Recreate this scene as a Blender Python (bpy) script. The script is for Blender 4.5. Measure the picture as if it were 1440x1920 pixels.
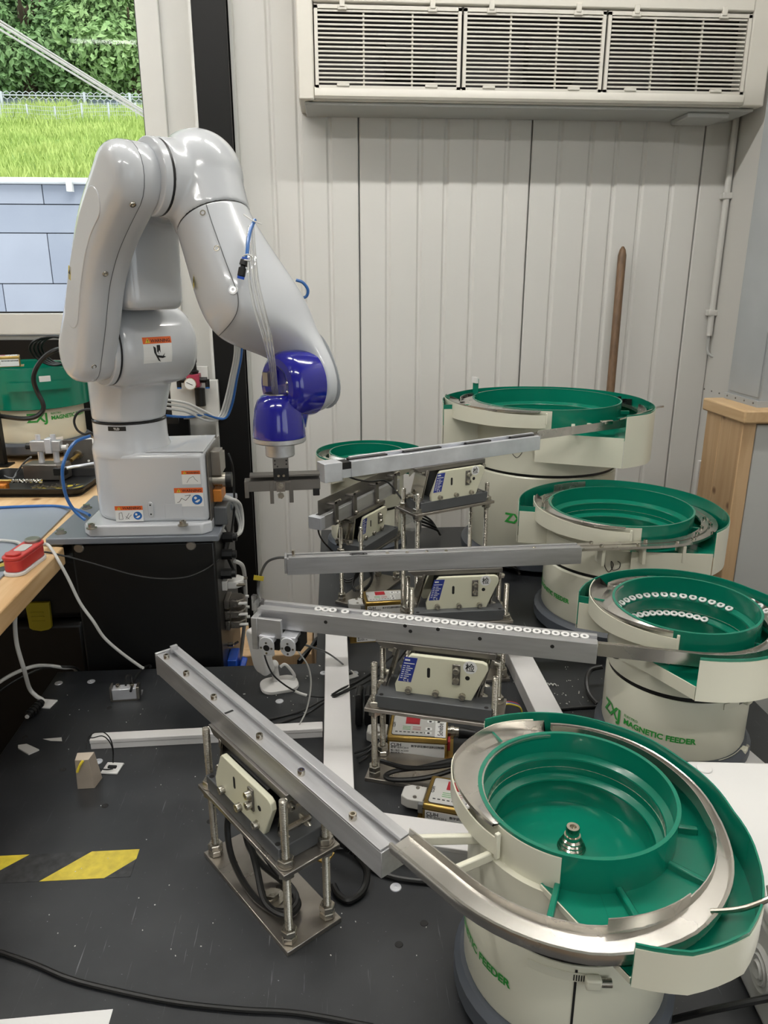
import bpy, bmesh, math, random
import numpy as np
from mathutils import Matrix, Vector, noise
S = bpy.context.scene
COL = S.collection
for o in list(bpy.data.objects): bpy.data.objects.remove(o)
pi = math.pi
R = math.radians
# ---------------------------------------------------------------- camera
cam = bpy.data.cameras.new('camera'); CAM = bpy.data.objects.new('camera', cam); COL.objects.link(CAM)
CAM.location = (0, 0, 1.65); CAM.rotation_euler = (R(90-17.2), 0, R(-3.9))
cam.sensor_fit = 'VERTICAL'; cam.sensor_height = 36; cam.lens = 26.25; cam.clip_start = .02; cam.clip_end = 200
S.camera = CAM
# ---------------------------------------------------------------- world, sun, exposure
W = bpy.data.worlds.new('overcast_sky'); S.world = W; W.use_nodes = True
bg = W.node_tree.nodes['Background']; bg.inputs[0].default_value = (.93, .96, 1, 1); bg.inputs[1].default_value = 2.1
sl = bpy.data.lights.new('hazy_sun', 'SUN'); sl.energy = 2.0; sl.angle = R(35); sl.color = (1, .96, .88)
SUN = bpy.data.objects.new('hazy_sun', sl); COL.objects.link(SUN); SUN.rotation_euler = (R(42), R(8), R(20))
S.view_settings.view_transform = 'Standard'; S.view_settings.look = 'None'
S.view_settings.gamma = 1; S.view_settings.use_curve_mapping = False; S.view_settings.exposure = 0.12
LAMP = 84.0          # strength of the ceiling lamps' diffusers
random.seed(4)
# ---------------------------------------------------------------- pixel -> world (the camera above, 1440x1920)
_th, _a, _f = R(17.2), R(3.9), 1400.
_h = np.array([math.sin(_a), math.cos(_a), 0]); _r = np.array([math.cos(_a), -math.sin(_a), 0])
_F = _h*math.cos(_th)+np.array([0, 0, -math.sin(_th)]); _D = -_h*math.sin(_th)+np.array([0, 0, -math.cos(_th)])
_C = np.array([0, 0, 1.65])
def _ray(x, y): return _F+(x-720)/_f*_r+(y-960)/_f*_D
def AZ(x, y, z):
    d = _ray(x, y); return Vector(_C+d*((z-1.65)/d[2]))
def AY(x, y, Y):
    d = _ray(x, y); return Vector(_C+d*(Y/d[1]))
def AX(x, y, X):
    d = _ray(x, y); return Vector(_C+d*(X/d[0]))
# ---------------------------------------------------------------- materials
ORD = lambda k: '%d%s' % (k, 'th' if 10 <= k % 100 <= 20 else {1: 'st', 2: 'nd', 3: 'rd'}.get(k % 10, 'th'))
def lin(c): return c/12.92 if c <= .04045 else ((c+.055)/1.055)**2.4
def rgb(h): return tuple(lin(int(h[i:i+2], 16)/255) for i in (0, 2, 4))
MATS = {}
def mat(name, col, rough=.5, metal=0., var=.06, scale=8., bump=0., bscale=60., rvar=.08, coat=0., stretch=None, col2=None, trans=0., alpha=1., emit=0., spec=.5):
    m = bpy.data.materials.new(name); m.use_nodes = True; nt = m.node_tree; n = nt.nodes; l = nt.links
    b = n['Principled BSDF']; c = rgb(col); c2 = rgb(col2) if col2 else tuple(max(0, x*(1-var*2.2)) for x in c)
    tc = n.new('ShaderNodeTexCoord'); mp = n.new('ShaderNodeMapping'); l.new(tc.outputs['Object'], mp.inputs[0])
    if stretch: mp.inputs['Scale'].default_value = stretch
    nz = n.new('ShaderNodeTexNoise'); nz.inputs['Scale'].default_value = scale; nz.inputs['Detail'].default_value = 5
    l.new(mp.outputs[0], nz.inputs['Vector'])
    rp = n.new('ShaderNodeValToRGB'); rp.color_ramp.elements[0].position = .3; rp.color_ramp.elements[1].position = .7
    rp.color_ramp.elements[0].color = (*c2, 1); rp.color_ramp.elements[1].color = (*c, 1)
    l.new(nz.outputs['Fac'], rp.inputs[0]); l.new(rp.outputs[0], b.inputs['Base Color'])
    if rvar:
        mr = n.new('ShaderNodeMapRange'); mr.inputs['To Min'].default_value = max(.02, rough-rvar); mr.inputs['To Max'].default_value = min(1, rough+rvar)
        l.new(nz.outputs['Fac'], mr.inputs[0]); l.new(mr.outputs[0], b.inputs['Roughness'])
    else: b.inputs['Roughness'].default_value = rough
    b.inputs['Metallic'].default_value = metal; b.inputs['Coat Weight'].default_value = coat; b.inputs['Coat Roughness'].default_value = .06
    b.inputs['Transmission Weight'].default_value = trans; b.inputs['Alpha'].default_value = alpha; b.inputs['Specular IOR Level'].default_value = spec
    if bump:
        n2 = n.new('ShaderNodeTexNoise'); n2.inputs['Scale'].default_value = bscale; n2.inputs['Detail'].default_value = 4; l.new(mp.outputs[0], n2.inputs['Vector'])
        bp = n.new('ShaderNodeBump'); bp.inputs['Strength'].default_value = bump; bp.inputs['Distance'].default_value = .002
        l.new(n2.outputs['Fac'], bp.inputs['Height']); l.new(bp.outputs[0], b.inputs['Normal'])
    if emit:
        b.inputs['Emission Color'].default_value = (*c, 1); b.inputs['Emission Strength'].default_value = emit
    MATS[name] = m; return m
mat('robot_white', 'c3c6ca', .2, var=.01, coat=.5, rvar=.03)
mat('robot_blue', '17178c', .14, var=.03, coat=.6, rvar=.03)
mat('green', '097a61', .24, var=.06, scale=5, coat=.25, rvar=.06)
mat('cream', 'dcdac8', .32, var=.03, scale=4, coat=.15, rvar=.06)
mat('cream_plate', 'd6d4bd', .35, var=.02, rvar=.05)
mat('alu', 'c8c8ca', .4, .8, var=.07, scale=14, stretch=(1, 8, 8), bump=.05, bscale=90)
mat('alu_bright', 'e4e6ec', .34, .55, var=.1, scale=18, bump=.05)
mat('steel', 'aaa49c', .3, .9, var=.1, scale=20, rvar=.1, bump=.04)
mat('steel_dark', '84807b', .38, .85, var=.1, scale=14, rvar=.1, bump=.04)
mat('stainless', 'd6d2cb', .27, .95, var=.12, scale=9, rvar=.12)
mat('chrome', 'cfc9bd', .16, 1., var=.06, scale=30, rvar=.05)
mat('zinc', 'c0bbb0', .28, .95, var=.12, scale=40)
mat('grey_bar', '585a5c', .5, .2, var=.06, scale=20)
mat('grey_paint', '4c5159', .45, var=.06, scale=12)
mat('black', '0a0a0b', .45, var=.05)
mat('black_satin', '0a0a0b', .36, var=.1, scale=3)
mat('black_cable', '161616', .42, var=.1, rvar=.05)
mat('grey_cable', '6d6f70', .45, var=.05)
mat('white_cable', 'c9c9c6', .42, var=.03)
mat('white_plastic', 'dfdedc', .4, var=.02, rvar=.05)
mat('white_duct', 'dcdad9', .42, var=.03, scale=9, rvar=.05)
mat('blue_tube', '2a63a8', .3, var=.04)
mat('blue_plastic', '1f4fb5', .35, var=.04)
mat('gold', 'c2a25c', .3, .9, var=.1, scale=10)
mat('label_white', 'e4e4e2', .45, var=.01)
mat('label_grey', 'b9b8b4', .4, var=.02)
mat('label_blue', '27378e', .4, var=.03)
mat('label_orange', 'e0662b', .4, var=.02)
mat('label_yellow', 'd8c23a', .4, var=.02)
mat('tape_yellow', 'd3bf3c', .35, var=.08, scale=60, col2='b5a232')
mat('tape_black', '17181a', .4, var=.2, scale=60, col2='3a3b3c')
mat('print_black', '17171a', .5, var=.01)
mat('print_green', '2f9a3e', .45, var=.02)
mat('print_blue', '1f64ae', .45, var=.02)
mat('print_red', 'a3242e', .3, var=.03)
mat('red_plastic', 'c23a36', .38, var=.03)
mat('red_regulator', '9c2f48', .4, var=.03)
mat('orange_plastic', 'c77a2a', .4, var=.03)
mat('yellow_plastic', 'a8961c', .45, var=.04)
mat('paper', 'd9d9d8', .6, var=.01)
mat('wall_paint', 'd6d5d1', .5, var=.015, scale=2, rvar=.04)
mat('wall_plain', 'a8a59d', .55, var=.02, scale=2)
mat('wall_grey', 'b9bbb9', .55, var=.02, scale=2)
mat('frame_white', 'cfcfcb', .45, var=.015)
mat('ac_white', 'd8d5cc', .4, var=.015, rvar=.04)
mat('ac_dark', '241f1c', .6, var=.2, scale=3)
mat('column_black', '080808', .5, var=.1, scale=4, spec=.3)
mat('floor_brown', '6f5a43', .5, var=.12, scale=3, stretch=(1, 6, 1))
mat('ceiling_white', 'a3a29e', .7, var=.01)
mat('wood_stick', '83664c', .5, var=.25, scale=14, stretch=(6, 6, .6), bump=.2)
mat('metal_cabinet', 'aeb2b4', .45, .15, var=.06, scale=5)
mat('clear', 'f2f2ee', .08, var=.0, trans=.9, rvar=0, alpha=.75)
mat('acrylic', 'eef0f0', .06, var=0, trans=.95, rvar=0, alpha=.5)
mat('plate_blue_grey', '9aa2ae', .35, .3, var=.05, scale=3)
mat('lamp_diffuser', 'fffcf6', .5, var=0, emit=LAMP)
mat('clad_a', '8d94a2', .6, var=.06, scale=1.2, col2='808797')
mat('clad_b', '979dab', .6, var=.06, scale=1.2, col2='898f9d')
mat('concrete_cap', 'c9ccce', .6, var=.05)
mat('hill_soil', '86a44e', .9, var=.3, scale=2.5, col2='628238')
mat('grass_blade', 'b0c070', .6, var=.3, scale=.9, col2='8fa855', spec=.2)
mat('leaf_light', '95b078', .6, var=.3, scale=2, col2='77985f', spec=.25)
mat('leaf_mid', '7d9a68', .6, var=.3, scale=2, col2='608252', spec=.25)
mat('leaf_deep', '6f8f68', .6, var=.3, scale=2, col2='557654', spec=.25)
mat('bark', '5a4c3d', .9, var=.2, scale=8)
mat('fence_metal', 'b7bcc0', .5, .3, var=.05)
mat('fence_dark', '6f7a84', .6, .2, var=.05)
mat('shavings', 'd5d4d0', .4, var=.05)
mat('part_black', '1b1a1b', .3, var=.1)
mat('interior_dark', '141312', .7, var=.1)
mat('led_red', 'ff4a3a', .4, emit=1.5, var=0)
# wood with long grain and knots
def wood(name, a, b, axis, sc=5):
    m = bpy.data.materials.new(name); m.use_nodes = True; nt = m.node_tree; n = nt.nodes; l = nt.links; bs = n['Principled BSDF']
    tc = n.new('ShaderNodeTexCoord'); mp = n.new('ShaderNodeMapping'); l.new(tc.outputs['Object'], mp.inputs[0])
    s = [sc*3, sc*3, sc*3]; s[axis] = sc*.25; mp.inputs['Scale'].default_value = s
    w = n.new('ShaderNodeTexNoise'); w.inputs['Scale'].default_value = 2.2; w.inputs['Detail'].default_value = 6; w.inputs['Distortion'].default_value = .6
    l.new(mp.outputs[0], w.inputs['Vector'])
    rp = n.new('ShaderNodeValToRGB'); rp.color_ramp.elements[0].color = (*rgb(b), 1); rp.color_ramp.elements[1].color = (*rgb(a), 1)
    rp.color_ramp.elements[0].position = .3; rp.color_ramp.elements[1].position = .62
    l.new(w.outputs['Fac'], rp.inputs[0])
    v = n.new('ShaderNodeTexVoronoi'); v.inputs['Scale'].default_value = 5.5; sx = n.new('ShaderNodeSeparateXYZ'); l.new(tc.outputs['Object'], sx.inputs[0]); cx = n.new('ShaderNodeCombineXYZ'); l.new(sx.outputs['X' if axis == 1 else 'Y'], cx.inputs[0]); l.new(sx.outputs['Y' if axis == 1 else 'Z'], cx.inputs[1]); v.voronoi_dimensions = '2D'; l.new(cx.outputs[0], v.inputs['Vector'])
    kr = n.new('ShaderNodeValToRGB'); kr.color_ramp.elements[0].color = (*rgb('7c5836'), 1); kr.color_ramp.elements[1].color = (1, 1, 1, 1)
    kr.color_ramp.elements[0].position = .03; kr.color_ramp.elements[1].position = .09; l.new(v.outputs['Distance'], kr.inputs[0])
    mx = n.new('ShaderNodeMixRGB'); mx.blend_type = 'MULTIPLY'; mx.inputs[0].default_value = .8
    l.new(rp.outputs[0], mx.inputs[1]); l.new(kr.outputs[0], mx.inputs[2]); l.new(mx.outputs[0], bs.inputs['Base Color'])
    bs.inputs['Roughness'].default_value = .55; MATS[name] = m
wood('wood_bench', 'd9b98c', 'c79f6e', 1); wood('wood_box', 'c6a780', 'b3926b', 2); wood('wood_box_top', 'c8aa82', 'b8986f', 1)
mat('plate_reflection_grey', '757a82', .3, var=.05, rvar=.03)  # pedestal top plate: grey sky reflection put into its base colour
mat('wedge_steel', 'b9ac9c', .38, .35, var=.08, scale=20)
# worn black table laminate: pale scratches and scuffs
def table_mat():
    m = bpy.data.materials.new('table_black'); m.use_nodes = True; nt = m.node_tree; n = nt.nodes; l = nt.links; bs = n['Principled BSDF']
    tc = n.new('ShaderNodeTexCoord')
    def scr(rot, sx, lo, hi):
        mp = n.new('ShaderNodeMapping'); mp.inputs['Rotation'].default_value = (0, 0, R(rot)); mp.inputs['Scale'].default_value = (sx, 3.0, 1)
        l.new(tc.outputs['Object'], mp.inputs[0]); t = n.new('ShaderNodeTexNoise'); t.inputs['Scale'].default_value = 3; t.inputs['Detail'].default_value = 3
        l.new(mp.outputs[0], t.inputs['Vector']); r = n.new('ShaderNodeMapRange'); r.inputs['From Min'].default_value = lo; r.inputs['From Max'].default_value = hi
        l.new(t.outputs['Fac'], r.inputs[0]); return r.outputs[0]
    a = scr(35, 90, .70, .78); b = scr(-55, 120, .71, .79)
    sp = n.new('ShaderNodeTexNoise'); sp.inputs['Scale'].default_value = 240; l.new(tc.outputs['Object'], sp.inputs['Vector'])
    sr = n.new('ShaderNodeMapRange'); sr.inputs['From Min'].default_value = .73; sr.inputs['From Max'].default_value = .76; l.new(sp.outputs['Fac'], sr.inputs[0])
    big = n.new('ShaderNodeTexNoise'); big.inputs['Scale'].default_value = 5; big.inputs['Detail'].default_value = 5; l.new(tc.outputs['Object'], big.inputs['Vector'])
    br = n.new('ShaderNodeMapRange'); br.inputs['From Min'].default_value = .4; br.inputs['From Max'].default_value = .75; l.new(big.outputs['Fac'], br.inputs[0])
    def M(op, x, y):
        q = n.new('ShaderNodeMath'); q.operation = op; q.use_clamp = True
        for i, v in ((0, x), (1, y)):
            if isinstance(v, (int, float)): q.inputs[i].default_value = v
            else: l.new(v, q.inputs[i])
        return q.outputs[0]
    k = M('MULTIPLY', M('ADD', M('ADD', a, b), sr.outputs[0]), M('ADD', M('MULTIPLY', br.outputs[0], .6), .08))
    k = M('ADD', k, M('MULTIPLY', br.outputs[0], .055))
    mx = n.new('ShaderNodeMixRGB'); mx.inputs[1].default_value = (*rgb('1f2124'), 1); mx.inputs[2].default_value = (*rgb('b5b8bc'), 1); l.new(k, mx.inputs[0])
    l.new(mx.outputs[0], bs.inputs['Base Color'])
    rr = n.new('ShaderNodeMapRange'); rr.inputs['To Min'].default_value = .3; rr.inputs['To Max'].default_value = .55; l.new(big.outputs['Fac'], rr.inputs[0]); l.new(rr.outputs[0], bs.inputs['Roughness'])
    MATS['table_black'] = m
table_mat()
def glass():
    m = bpy.data.materials.new('window_glass'); m.use_nodes = True; n = m.node_tree.nodes; l = m.node_tree.links
    t = n.new('ShaderNodeBsdfTransparent'); t.inputs[0].default_value = (.97, .985, .98, 1); g = n.new('ShaderNodeBsdfGlossy'); g.inputs['Roughness'].default_value = .02
    x = n.new('ShaderNodeMixShader'); x.inputs[0].default_value = .003; l.new(t.outputs[0], x.inputs[1]); l.new(g.outputs[0], x.inputs[2]); l.new(x.outputs[0], n['Material Output'].inputs[0])
    MATS['window_glass'] = m
glass()
# ---------------------------------------------------------------- mesh building
class B:
    def __init__(s): s.v = []; s.f = []
    def add(s, v, f):
        k = len(s.v); s.v += [tuple(p) for p in v]; s.f += [[i+k for i in q] for q in f]; return s
    def box(s, c, d, rz=0, M=None):
        x, y, z = d[0]/2, d[1]/2, d[2]/2; v = [Vector((i, j, k)) for i in (-x, x) for j in (-y, y) for k in (-z, z)]
        m = Matrix.Translation(c) @ (M if M else Matrix.Rotation(rz, 4, 'Z'))
        return s.add([m @ p for p in v], [(0, 1, 3, 2), (4, 6, 7, 5), (0, 4, 5, 1), (2, 3, 7, 6), (0, 2, 6, 4), (1, 5, 7, 3)])
    def lo(s, a, b): return s.box([(a[i]+b[i])/2 for i in range(3)], [abs(b[i]-a[i]) for i in range(3)])
    def cyl(s, p0, p1, r0, r1=None, n=20, cap=True):
        p0, p1 = Vector(p0), Vector(p1); r1 = r0 if r1 is None else r1; d = (p1-p0).normalized()
        u = d.orthogonal().normalized(); w = d.cross(u); v = []
        for p, r in ((p0, r0), (p1, r1)):
            v += [p+(u*math.cos(2*pi*i/n)+w*math.sin(2*pi*i/n))*r for i in range(n)]
        f = [(i, (i+1) % n, n+(i+1) % n, n+i) for i in range(n)]
        if cap: f += [tuple(range(n-1, -1, -1)), tuple(range(n, 2*n))]
        return s.add(v, f)
    def lathe(s, pr, n=48, a0=0, a1=2*pi, c=(0, 0, 0)):
        full = abs(a1-a0-2*pi) < 1e-6; m = n if full else n+1; v = []; f = []; k = len(pr)
        for i in range(m):
            a = a0+(a1-a0)*i/n
            v += [(c[0]+r*math.cos(a), c[1]+r*math.sin(a), c[2]+z) for r, z in pr]
        for i in range(n):
            j = (i+1) % m
            for q in range(k-1): f.append((i*k+q, j*k+q, j*k+q+1, i*k+q+1))
        return s.add(v, f)
    def prism(s, poly, z0, z1, M=None):
        n = len(poly); v = [Vector((p[0], p[1], z0)) for p in poly]+[Vector((p[0], p[1], z1)) for p in poly]
        if M: v = [M @ p for p in v]
        return s.add(v, [tuple(range(n-1, -1, -1)), tuple(range(n, 2*n))]+[(i, (i+1) % n, n+(i+1) % n, n+i) for i in range(n)])
    def loft(s, rings, cap=True, closed=True):
        n = len(rings[0]); v = [p for r in rings for p in r]; f = []
        for i in range(len(rings)-1):
            for j in range(n if closed else n-1): f.append((i*n+j, i*n+(j+1) % n, (i+1)*n+(j+1) % n, (i+1)*n+j))
        if cap: f += [tuple(range(n-1, -1, -1)), tuple((len(rings)-1)*n+j for j in range(n))]
        return s.add(v, f)
    def tube(s, pts, r, n=8, sub=6, closed=False):
        P = crom([Vector(p) for p in pts], sub); rings = []; up = None
        for i, p in enumerate(P):
            d = (P[min(i+1, len(P)-1)]-P[max(i-1, 0)])
            if d.length < 1e-9: d = Vector((0, 0, 1))
            d.normalize()
            if up is None: up = d.orthogonal().normalized()
            u = (up-d*up.dot(d))
            u = u.normalized() if u.length > 1e-6 else d.orthogonal().normalized()
            up = u; w = d.cross(u)
            rings.append([p+(u*math.cos(2*pi*k/n)+w*math.sin(2*pi*k/n))*r for k in range(n)])
        return s.loft(rings)
    def sphere(s, c, r, n=20, m=12):
        r = (r, r, r) if isinstance(r, (int, float)) else r; c = Vector(c); v = [c+Vector((0, 0, r[2]))]; f = []
        for i in range(1, m):
            t = pi*i/m
            v += [c+Vector((r[0]*math.sin(t)*math.cos(2*pi*j/n), r[1]*math.sin(t)*math.sin(2*pi*j/n), r[2]*math.cos(t))) for j in range(n)]
        v.append(c-Vector((0, 0, r[2])))
        for j in range(n):
            f.append((0, 1+j, 1+(j+1) % n)); e = len(v)-1; q = 1+(m-2)*n; f.append((e, q+(j+1) % n, q+j))
            for i in range(m-2): f.append((1+i*n+j, 1+(i+1)*n+j, 1+(i+1)*n+(j+1) % n, 1+i*n+(j+1) % n))
        return s.add(v, f)
    def hexa(s, c, r, h, ax=(0, 0, 1), rot=0):
        return s.cyl(Vector(c), Vector(c)+Vector(ax)*h, r, n=6)
    def xf(s, M): s.v = [tuple(M @ Vector(p)) for p in s.v]; return s
    def mesh(s, name, sharp=35):
        me = bpy.data.meshes.new(name); me.from_pydata([tuple(p) for p in s.v], [], s.f); 
        bm = bmesh.new(); bm.from_mesh(me); bmesh.ops.recalc_face_normals(bm, faces=bm.faces); bm.to_mesh(me); bm.free()
        if sharp:
            me.polygons.foreach_set('use_smooth', [True]*len(me.polygons)); me.set_sharp_from_angle(angle=R(sharp))
        me.update(); return me
def crom(P, sub):
    if len(P) < 3 or sub <= 1: return P
    o = []
    for i in range(len(P)-1):
        a, b, c, d = P[max(i-1, 0)], P[i], P[i+1], P[min(i+2, len(P)-1)]
        for k in range(sub):
            t = k/sub; o.append(.5*((2*b)+(c-a)*t+(2*a-5*b+4*c-d)*t*t+(-a+3*b-3*c+d)*t**3))
    return o+[P[-1]]
def put(name, me, m, parent=None, loc=None, rot=None, bevel=0, seg=2, label=None):
    if isinstance(me, B): me = me.mesh(name)
    o = bpy.data.objects.new(name, me); COL.objects.link(o)
    if m and not me.materials: me.materials.append(MATS[m])
    if parent: o.parent = parent
    if loc is not None: o.location = loc
    if rot is not None: o.rotation_euler = rot
    if bevel:
        b = o.modifiers.new('bevel', 'BEVEL'); b.width = bevel; b.segments = seg; b.limit_method = 'ANGLE'; b.angle_limit = R(40)
    if label: o['label'] = label
    return o
def tag(o, label, cat, group=None):
    o['label'] = label; o['category'] = cat
    if group: o['group'] = group
    return o
def thing(name, label, cat, loc=(0, 0, 0), rz=0, group=None):
    o = bpy.data.objects.new(name, None); COL.objects.link(o); o.location = loc; o.rotation_euler = (0, 0, rz); o.empty_display_size = .02
    return tag(o, label, cat, group)
def one(name, b, m, label, cat, group=None, loc=None, rot=None, bevel=0, seg=2):
    return tag(put(name, b, m, None, loc, rot, bevel, seg), label, cat, group)
def struct(name, b=None, m=None, bevel=0):
    if b is None: o = bpy.data.objects.new(name, None); COL.objects.link(o); o.empty_display_size = .02
    else: o = put(name, b, m, bevel=bevel)
    o['kind'] = 'structure'; return o
CACHE = {}
def cached(key, fn, m):
    if key not in CACHE:
        me = fn().mesh(key); me.materials.append(MATS[m]); CACHE[key] = me
    return CACHE[key]
_tc = {}
def text(s, size, bold=.0, spacing=1.):
    """flat lettering as a B() in the xy plane, left end at x=0, baseline y=0; returns (B, width)"""
    cu = bpy.data.curves.new('lettering', 'FONT'); cu.body = s; cu.size = size; cu.offset = bold*size; cu.resolution_u = 3; cu.space_character = spacing
    o = bpy.data.objects.new('lettering', cu); COL.objects.link(o); bpy.context.view_layer.update()
    me = o.to_mesh(); b = B(); b.add([v.co[:] for v in me.vertices], [list(p.vertices) for p in me.polygons]); o.to_mesh_clear()
    bpy.data.objects.remove(o); bpy.data.curves.remove(cu)
    xs = [p[0] for p in b.v] or [0]; x0, x1 = min(xs), max(xs); b.v = [(p[0]-x0, p[1], p[2]) for p in b.v]
    return b, x1-x0
def rrect(w, h, r, n=5):
    o = []
    for cx, cy, a in ((w/2-r, h/2-r, 0), (-w/2+r, h/2-r, 90), (-w/2+r, -h/2+r, 180), (w/2-r, -h/2+r, 270)):
        o += [(cx+r*math.cos(R(a+90*i/n)), cy+r*math.sin(R(a+90*i/n))) for i in range(n+1)]
    return o
def sup(c, u, w, a, b, e=2.6, n=28):
    c, u, w = Vector(c), Vector(u), Vector(w); o = []
    for i in range(n):
        t = 2*pi*i/n; x, y = math.cos(t), math.sin(t)
        o.append(c+u*a*math.copysign(abs(x)**(2/e), x)+w*b*math.copysign(abs(y)**(2/e), y))
    return o
def cable(name, label, cat, pts, r, m, group=None, n=8, sub=7): return one(name, B().tube(pts, r, n, sub), m, label, cat, group)
def remesh(o, vox, it=6, f=.5):
    q = o.modifiers.new('remesh', 'REMESH'); q.mode = 'VOXEL'; q.voxel_size = vox; q.use_smooth_shade = True
    if it: w = o.modifiers.new('smooth', 'SMOOTH'); w.iterations = it; w.factor = f
    return o
def up(a, b): return Vector(b)-Vector(a)
# orientation whose x axis runs along d (horizontal) and z stays up
TZ = .75
# ================================================================ THE ROOM
YW, XR, XL, YB, ZC = 3.2, 1.632, -3.2, -4.5, 3.7
struct('floor', B().lo((XL-.1, YB-.1, -.1), (XR+.1, YW+.2, 0)), 'floor_brown')
struct('ceiling', B().lo((XL-.1, YB-.1, ZC), (XR+.1, YW+.2, ZC+.1)), 'ceiling_white')
wb = struct('wall_back', B().lo((-.36, YW+.03, 0), (XR+.1, YW+.12, ZC)), 'wall_grey')
jx = [AY(x, 215, YW).x for x in (672, 1000, 1327)]
edges = [-.36]+jx+[XR]
for i in range(4):                                # sandwich panels, each its own piece with pressed grooves
    x0, x1 = edges[i]+.003, edges[i+1]-.003
    if i == 0: gx = [jx[0]-.69*k/6 for k in range(1, 5)][::-1]
    else: gx = [edges[i]+.69*k/6 for k in range(1, 6)]
    gx = [g+(.012 if q % 3 == 1 else 0) for q, g in enumerate(gx)]
    pr = [(x0, YW+.03), (x0, YW+.003), (x0+.004, YW)]
    for g in gx:
        if x0+.03 < g < x1-.03: pr += [(g-.012, YW), (g-.004, YW+.007), (g+.004, YW+.007), (g+.012, YW)]
    pr += [(x1-.004, YW), (x1, YW+.003), (x1, YW+.03)]
    put('panel', B().prism(pr, 0, ZC).mesh('panel', 20), 'wall_paint', wb)
wr = B().lo((XR, -.5, 0), (XR+.1, YW+.1, ZC)).lo((XR, YB, 0), (XR+.1, -3.6, ZC)).lo((XR, -3.6, 0), (XR+.1, -.5, .95)).lo((XR, -3.6, 2.9), (XR+.1, -.5, ZC))
struct('wall_right', wr, 'wall_paint')
struct('wall_left', B().lo((XL-.1, YB, 0), (XL, YW+.1, ZC)), 'wall_plain')
rw = B().lo((XL, YB-.1, 0), (XR, YB, .9)).lo((XL, YB-.1, 2.9), (XR, YB, ZC)).lo((XL, YB-.1, .9), (-.6, YB, 2.9)).lo((.9, YB-.1, .9), (XR, YB, 2.9))
struct('wall_rear', rw, 'wall_plain')
# the wall with the window, left of the steel column
YN = 3.25; WX = -.70; WZ = AY(150, 587, YN).z; WT = 3.25
ww = B().lo((XL, YN, 0), (-.36, YN+.1, WZ-.09)).lo((WX+.084, YN, WZ-.09), (-.36, YN+.1, ZC)).lo((XL, YN, WT), (WX+.084, YN+.1, ZC))
struct('wall_window', ww, 'frame_white')
struct('trim_1', B().lo((-1.9, YN-.03, .35), (-.62, YN-.002, AY(60, 637, YN).z)), 'column_black')   # dark skirting panel under the sill
def window(name, x0, x1, z0, z1, y, axis, fw=.085, mull=()):
    w = struct(name)
    def bx(a0, a1, c0, c1, d0, d1):
        return B().lo((a0, d0, c0), (a1, d1, c1)) if axis == 'x' else B().lo((d0, a0, c0), (d1, a1, c1))
    d0, d1 = y-.02, y+.06
    for q in ((x0, x1, z0-fw, z0), (x0, x1, z1, z1+fw), (x0-fw, x0, z0-fw, z1+fw), (x1, x1+fw, z0-fw, z1+fw)):
        put('window_frame', bx(q[0], q[1], q[2], q[3], d0, d1), 'frame_white', w, bevel=.004)
    for m in mull: put('window_frame', bx(m-.03, m+.03, z0, z1, d0, d1), 'frame_white', w)
    xs = [x0]+list(mull)+[x1]
    for i in range(len(xs)-1): put('pane', bx(xs[i], xs[i+1], z0, z1, y+.02, y+.026), 'window_glass', w)
    put('window_gasket', bx(x1-.006, x1, z0, z1, y+.0, y+.03), 'black', w); put('window_gasket', bx(x0, x1, z0, z0+.006, y, y+.03), 'black', w)
    return w
window('window_1', XL+.1, WX, WZ, WT-.085, YN, 'x')
window('window_2', -3.5, -.6, 1.05, 2.8, XR+.02, 'y', mull=(-2.5, -1.55))
window('window_added', -.515, .815, .985, 2.815, YB-.06, 'x', mull=(.15,))  # unseen rear window, added to light the room and give reflections
# black steel column (H profile) with white edge strip, standing in front of the wall joint
cx0, cx1 = -.472, -.352
struct('trim_2', B().lo((cx0, 3.085, 0), (cx1, 3.1, ZC)).lo((cx0, 3.185, 0), (cx1, 3.2, ZC)).lo((cx0+.055, 3.1, 0), (cx1-.055, 3.185, ZC)), 'column_black')
struct('trim_3', B().lo((cx0-.012, 3.08, 0), (cx0-.001, 3.24, ZC)), 'frame_white')
struct('trim_4', B().lo((cx1+.001, 3.15, 0), (cx1+.014, 3.2, ZC)), 'frame_white')
# ceiling lamps (linear luminaires)
li = 0
for y, xs in ((1.62, (-2.2, -.72, .76)), (-1.0, (-1.6, .3))):
    for x in xs:
        li += 1
        row = {1.62: 'row nearest the panelled wall', -1.0: 'rear row overhead'}[y]; pos = 'left' if x < -1.5 else 'centre' if x < 0 else 'right'
        t = thing('ceiling_lamp', 'white linear ceiling lamp, %s lamp of the %s' % (pos, row), 'lamp', (x, y, ZC), 0, 'linear ceiling lamps')
        put('housing', B().lo((-.62, -.04, -.06), (.62, .04, -.0)), 'frame_white', t, bevel=.004)
        put('diffuser', B().lo((-.6, -.033, -.075), (.6, .033, -.06)), 'lamp_diffuser', t)
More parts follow.
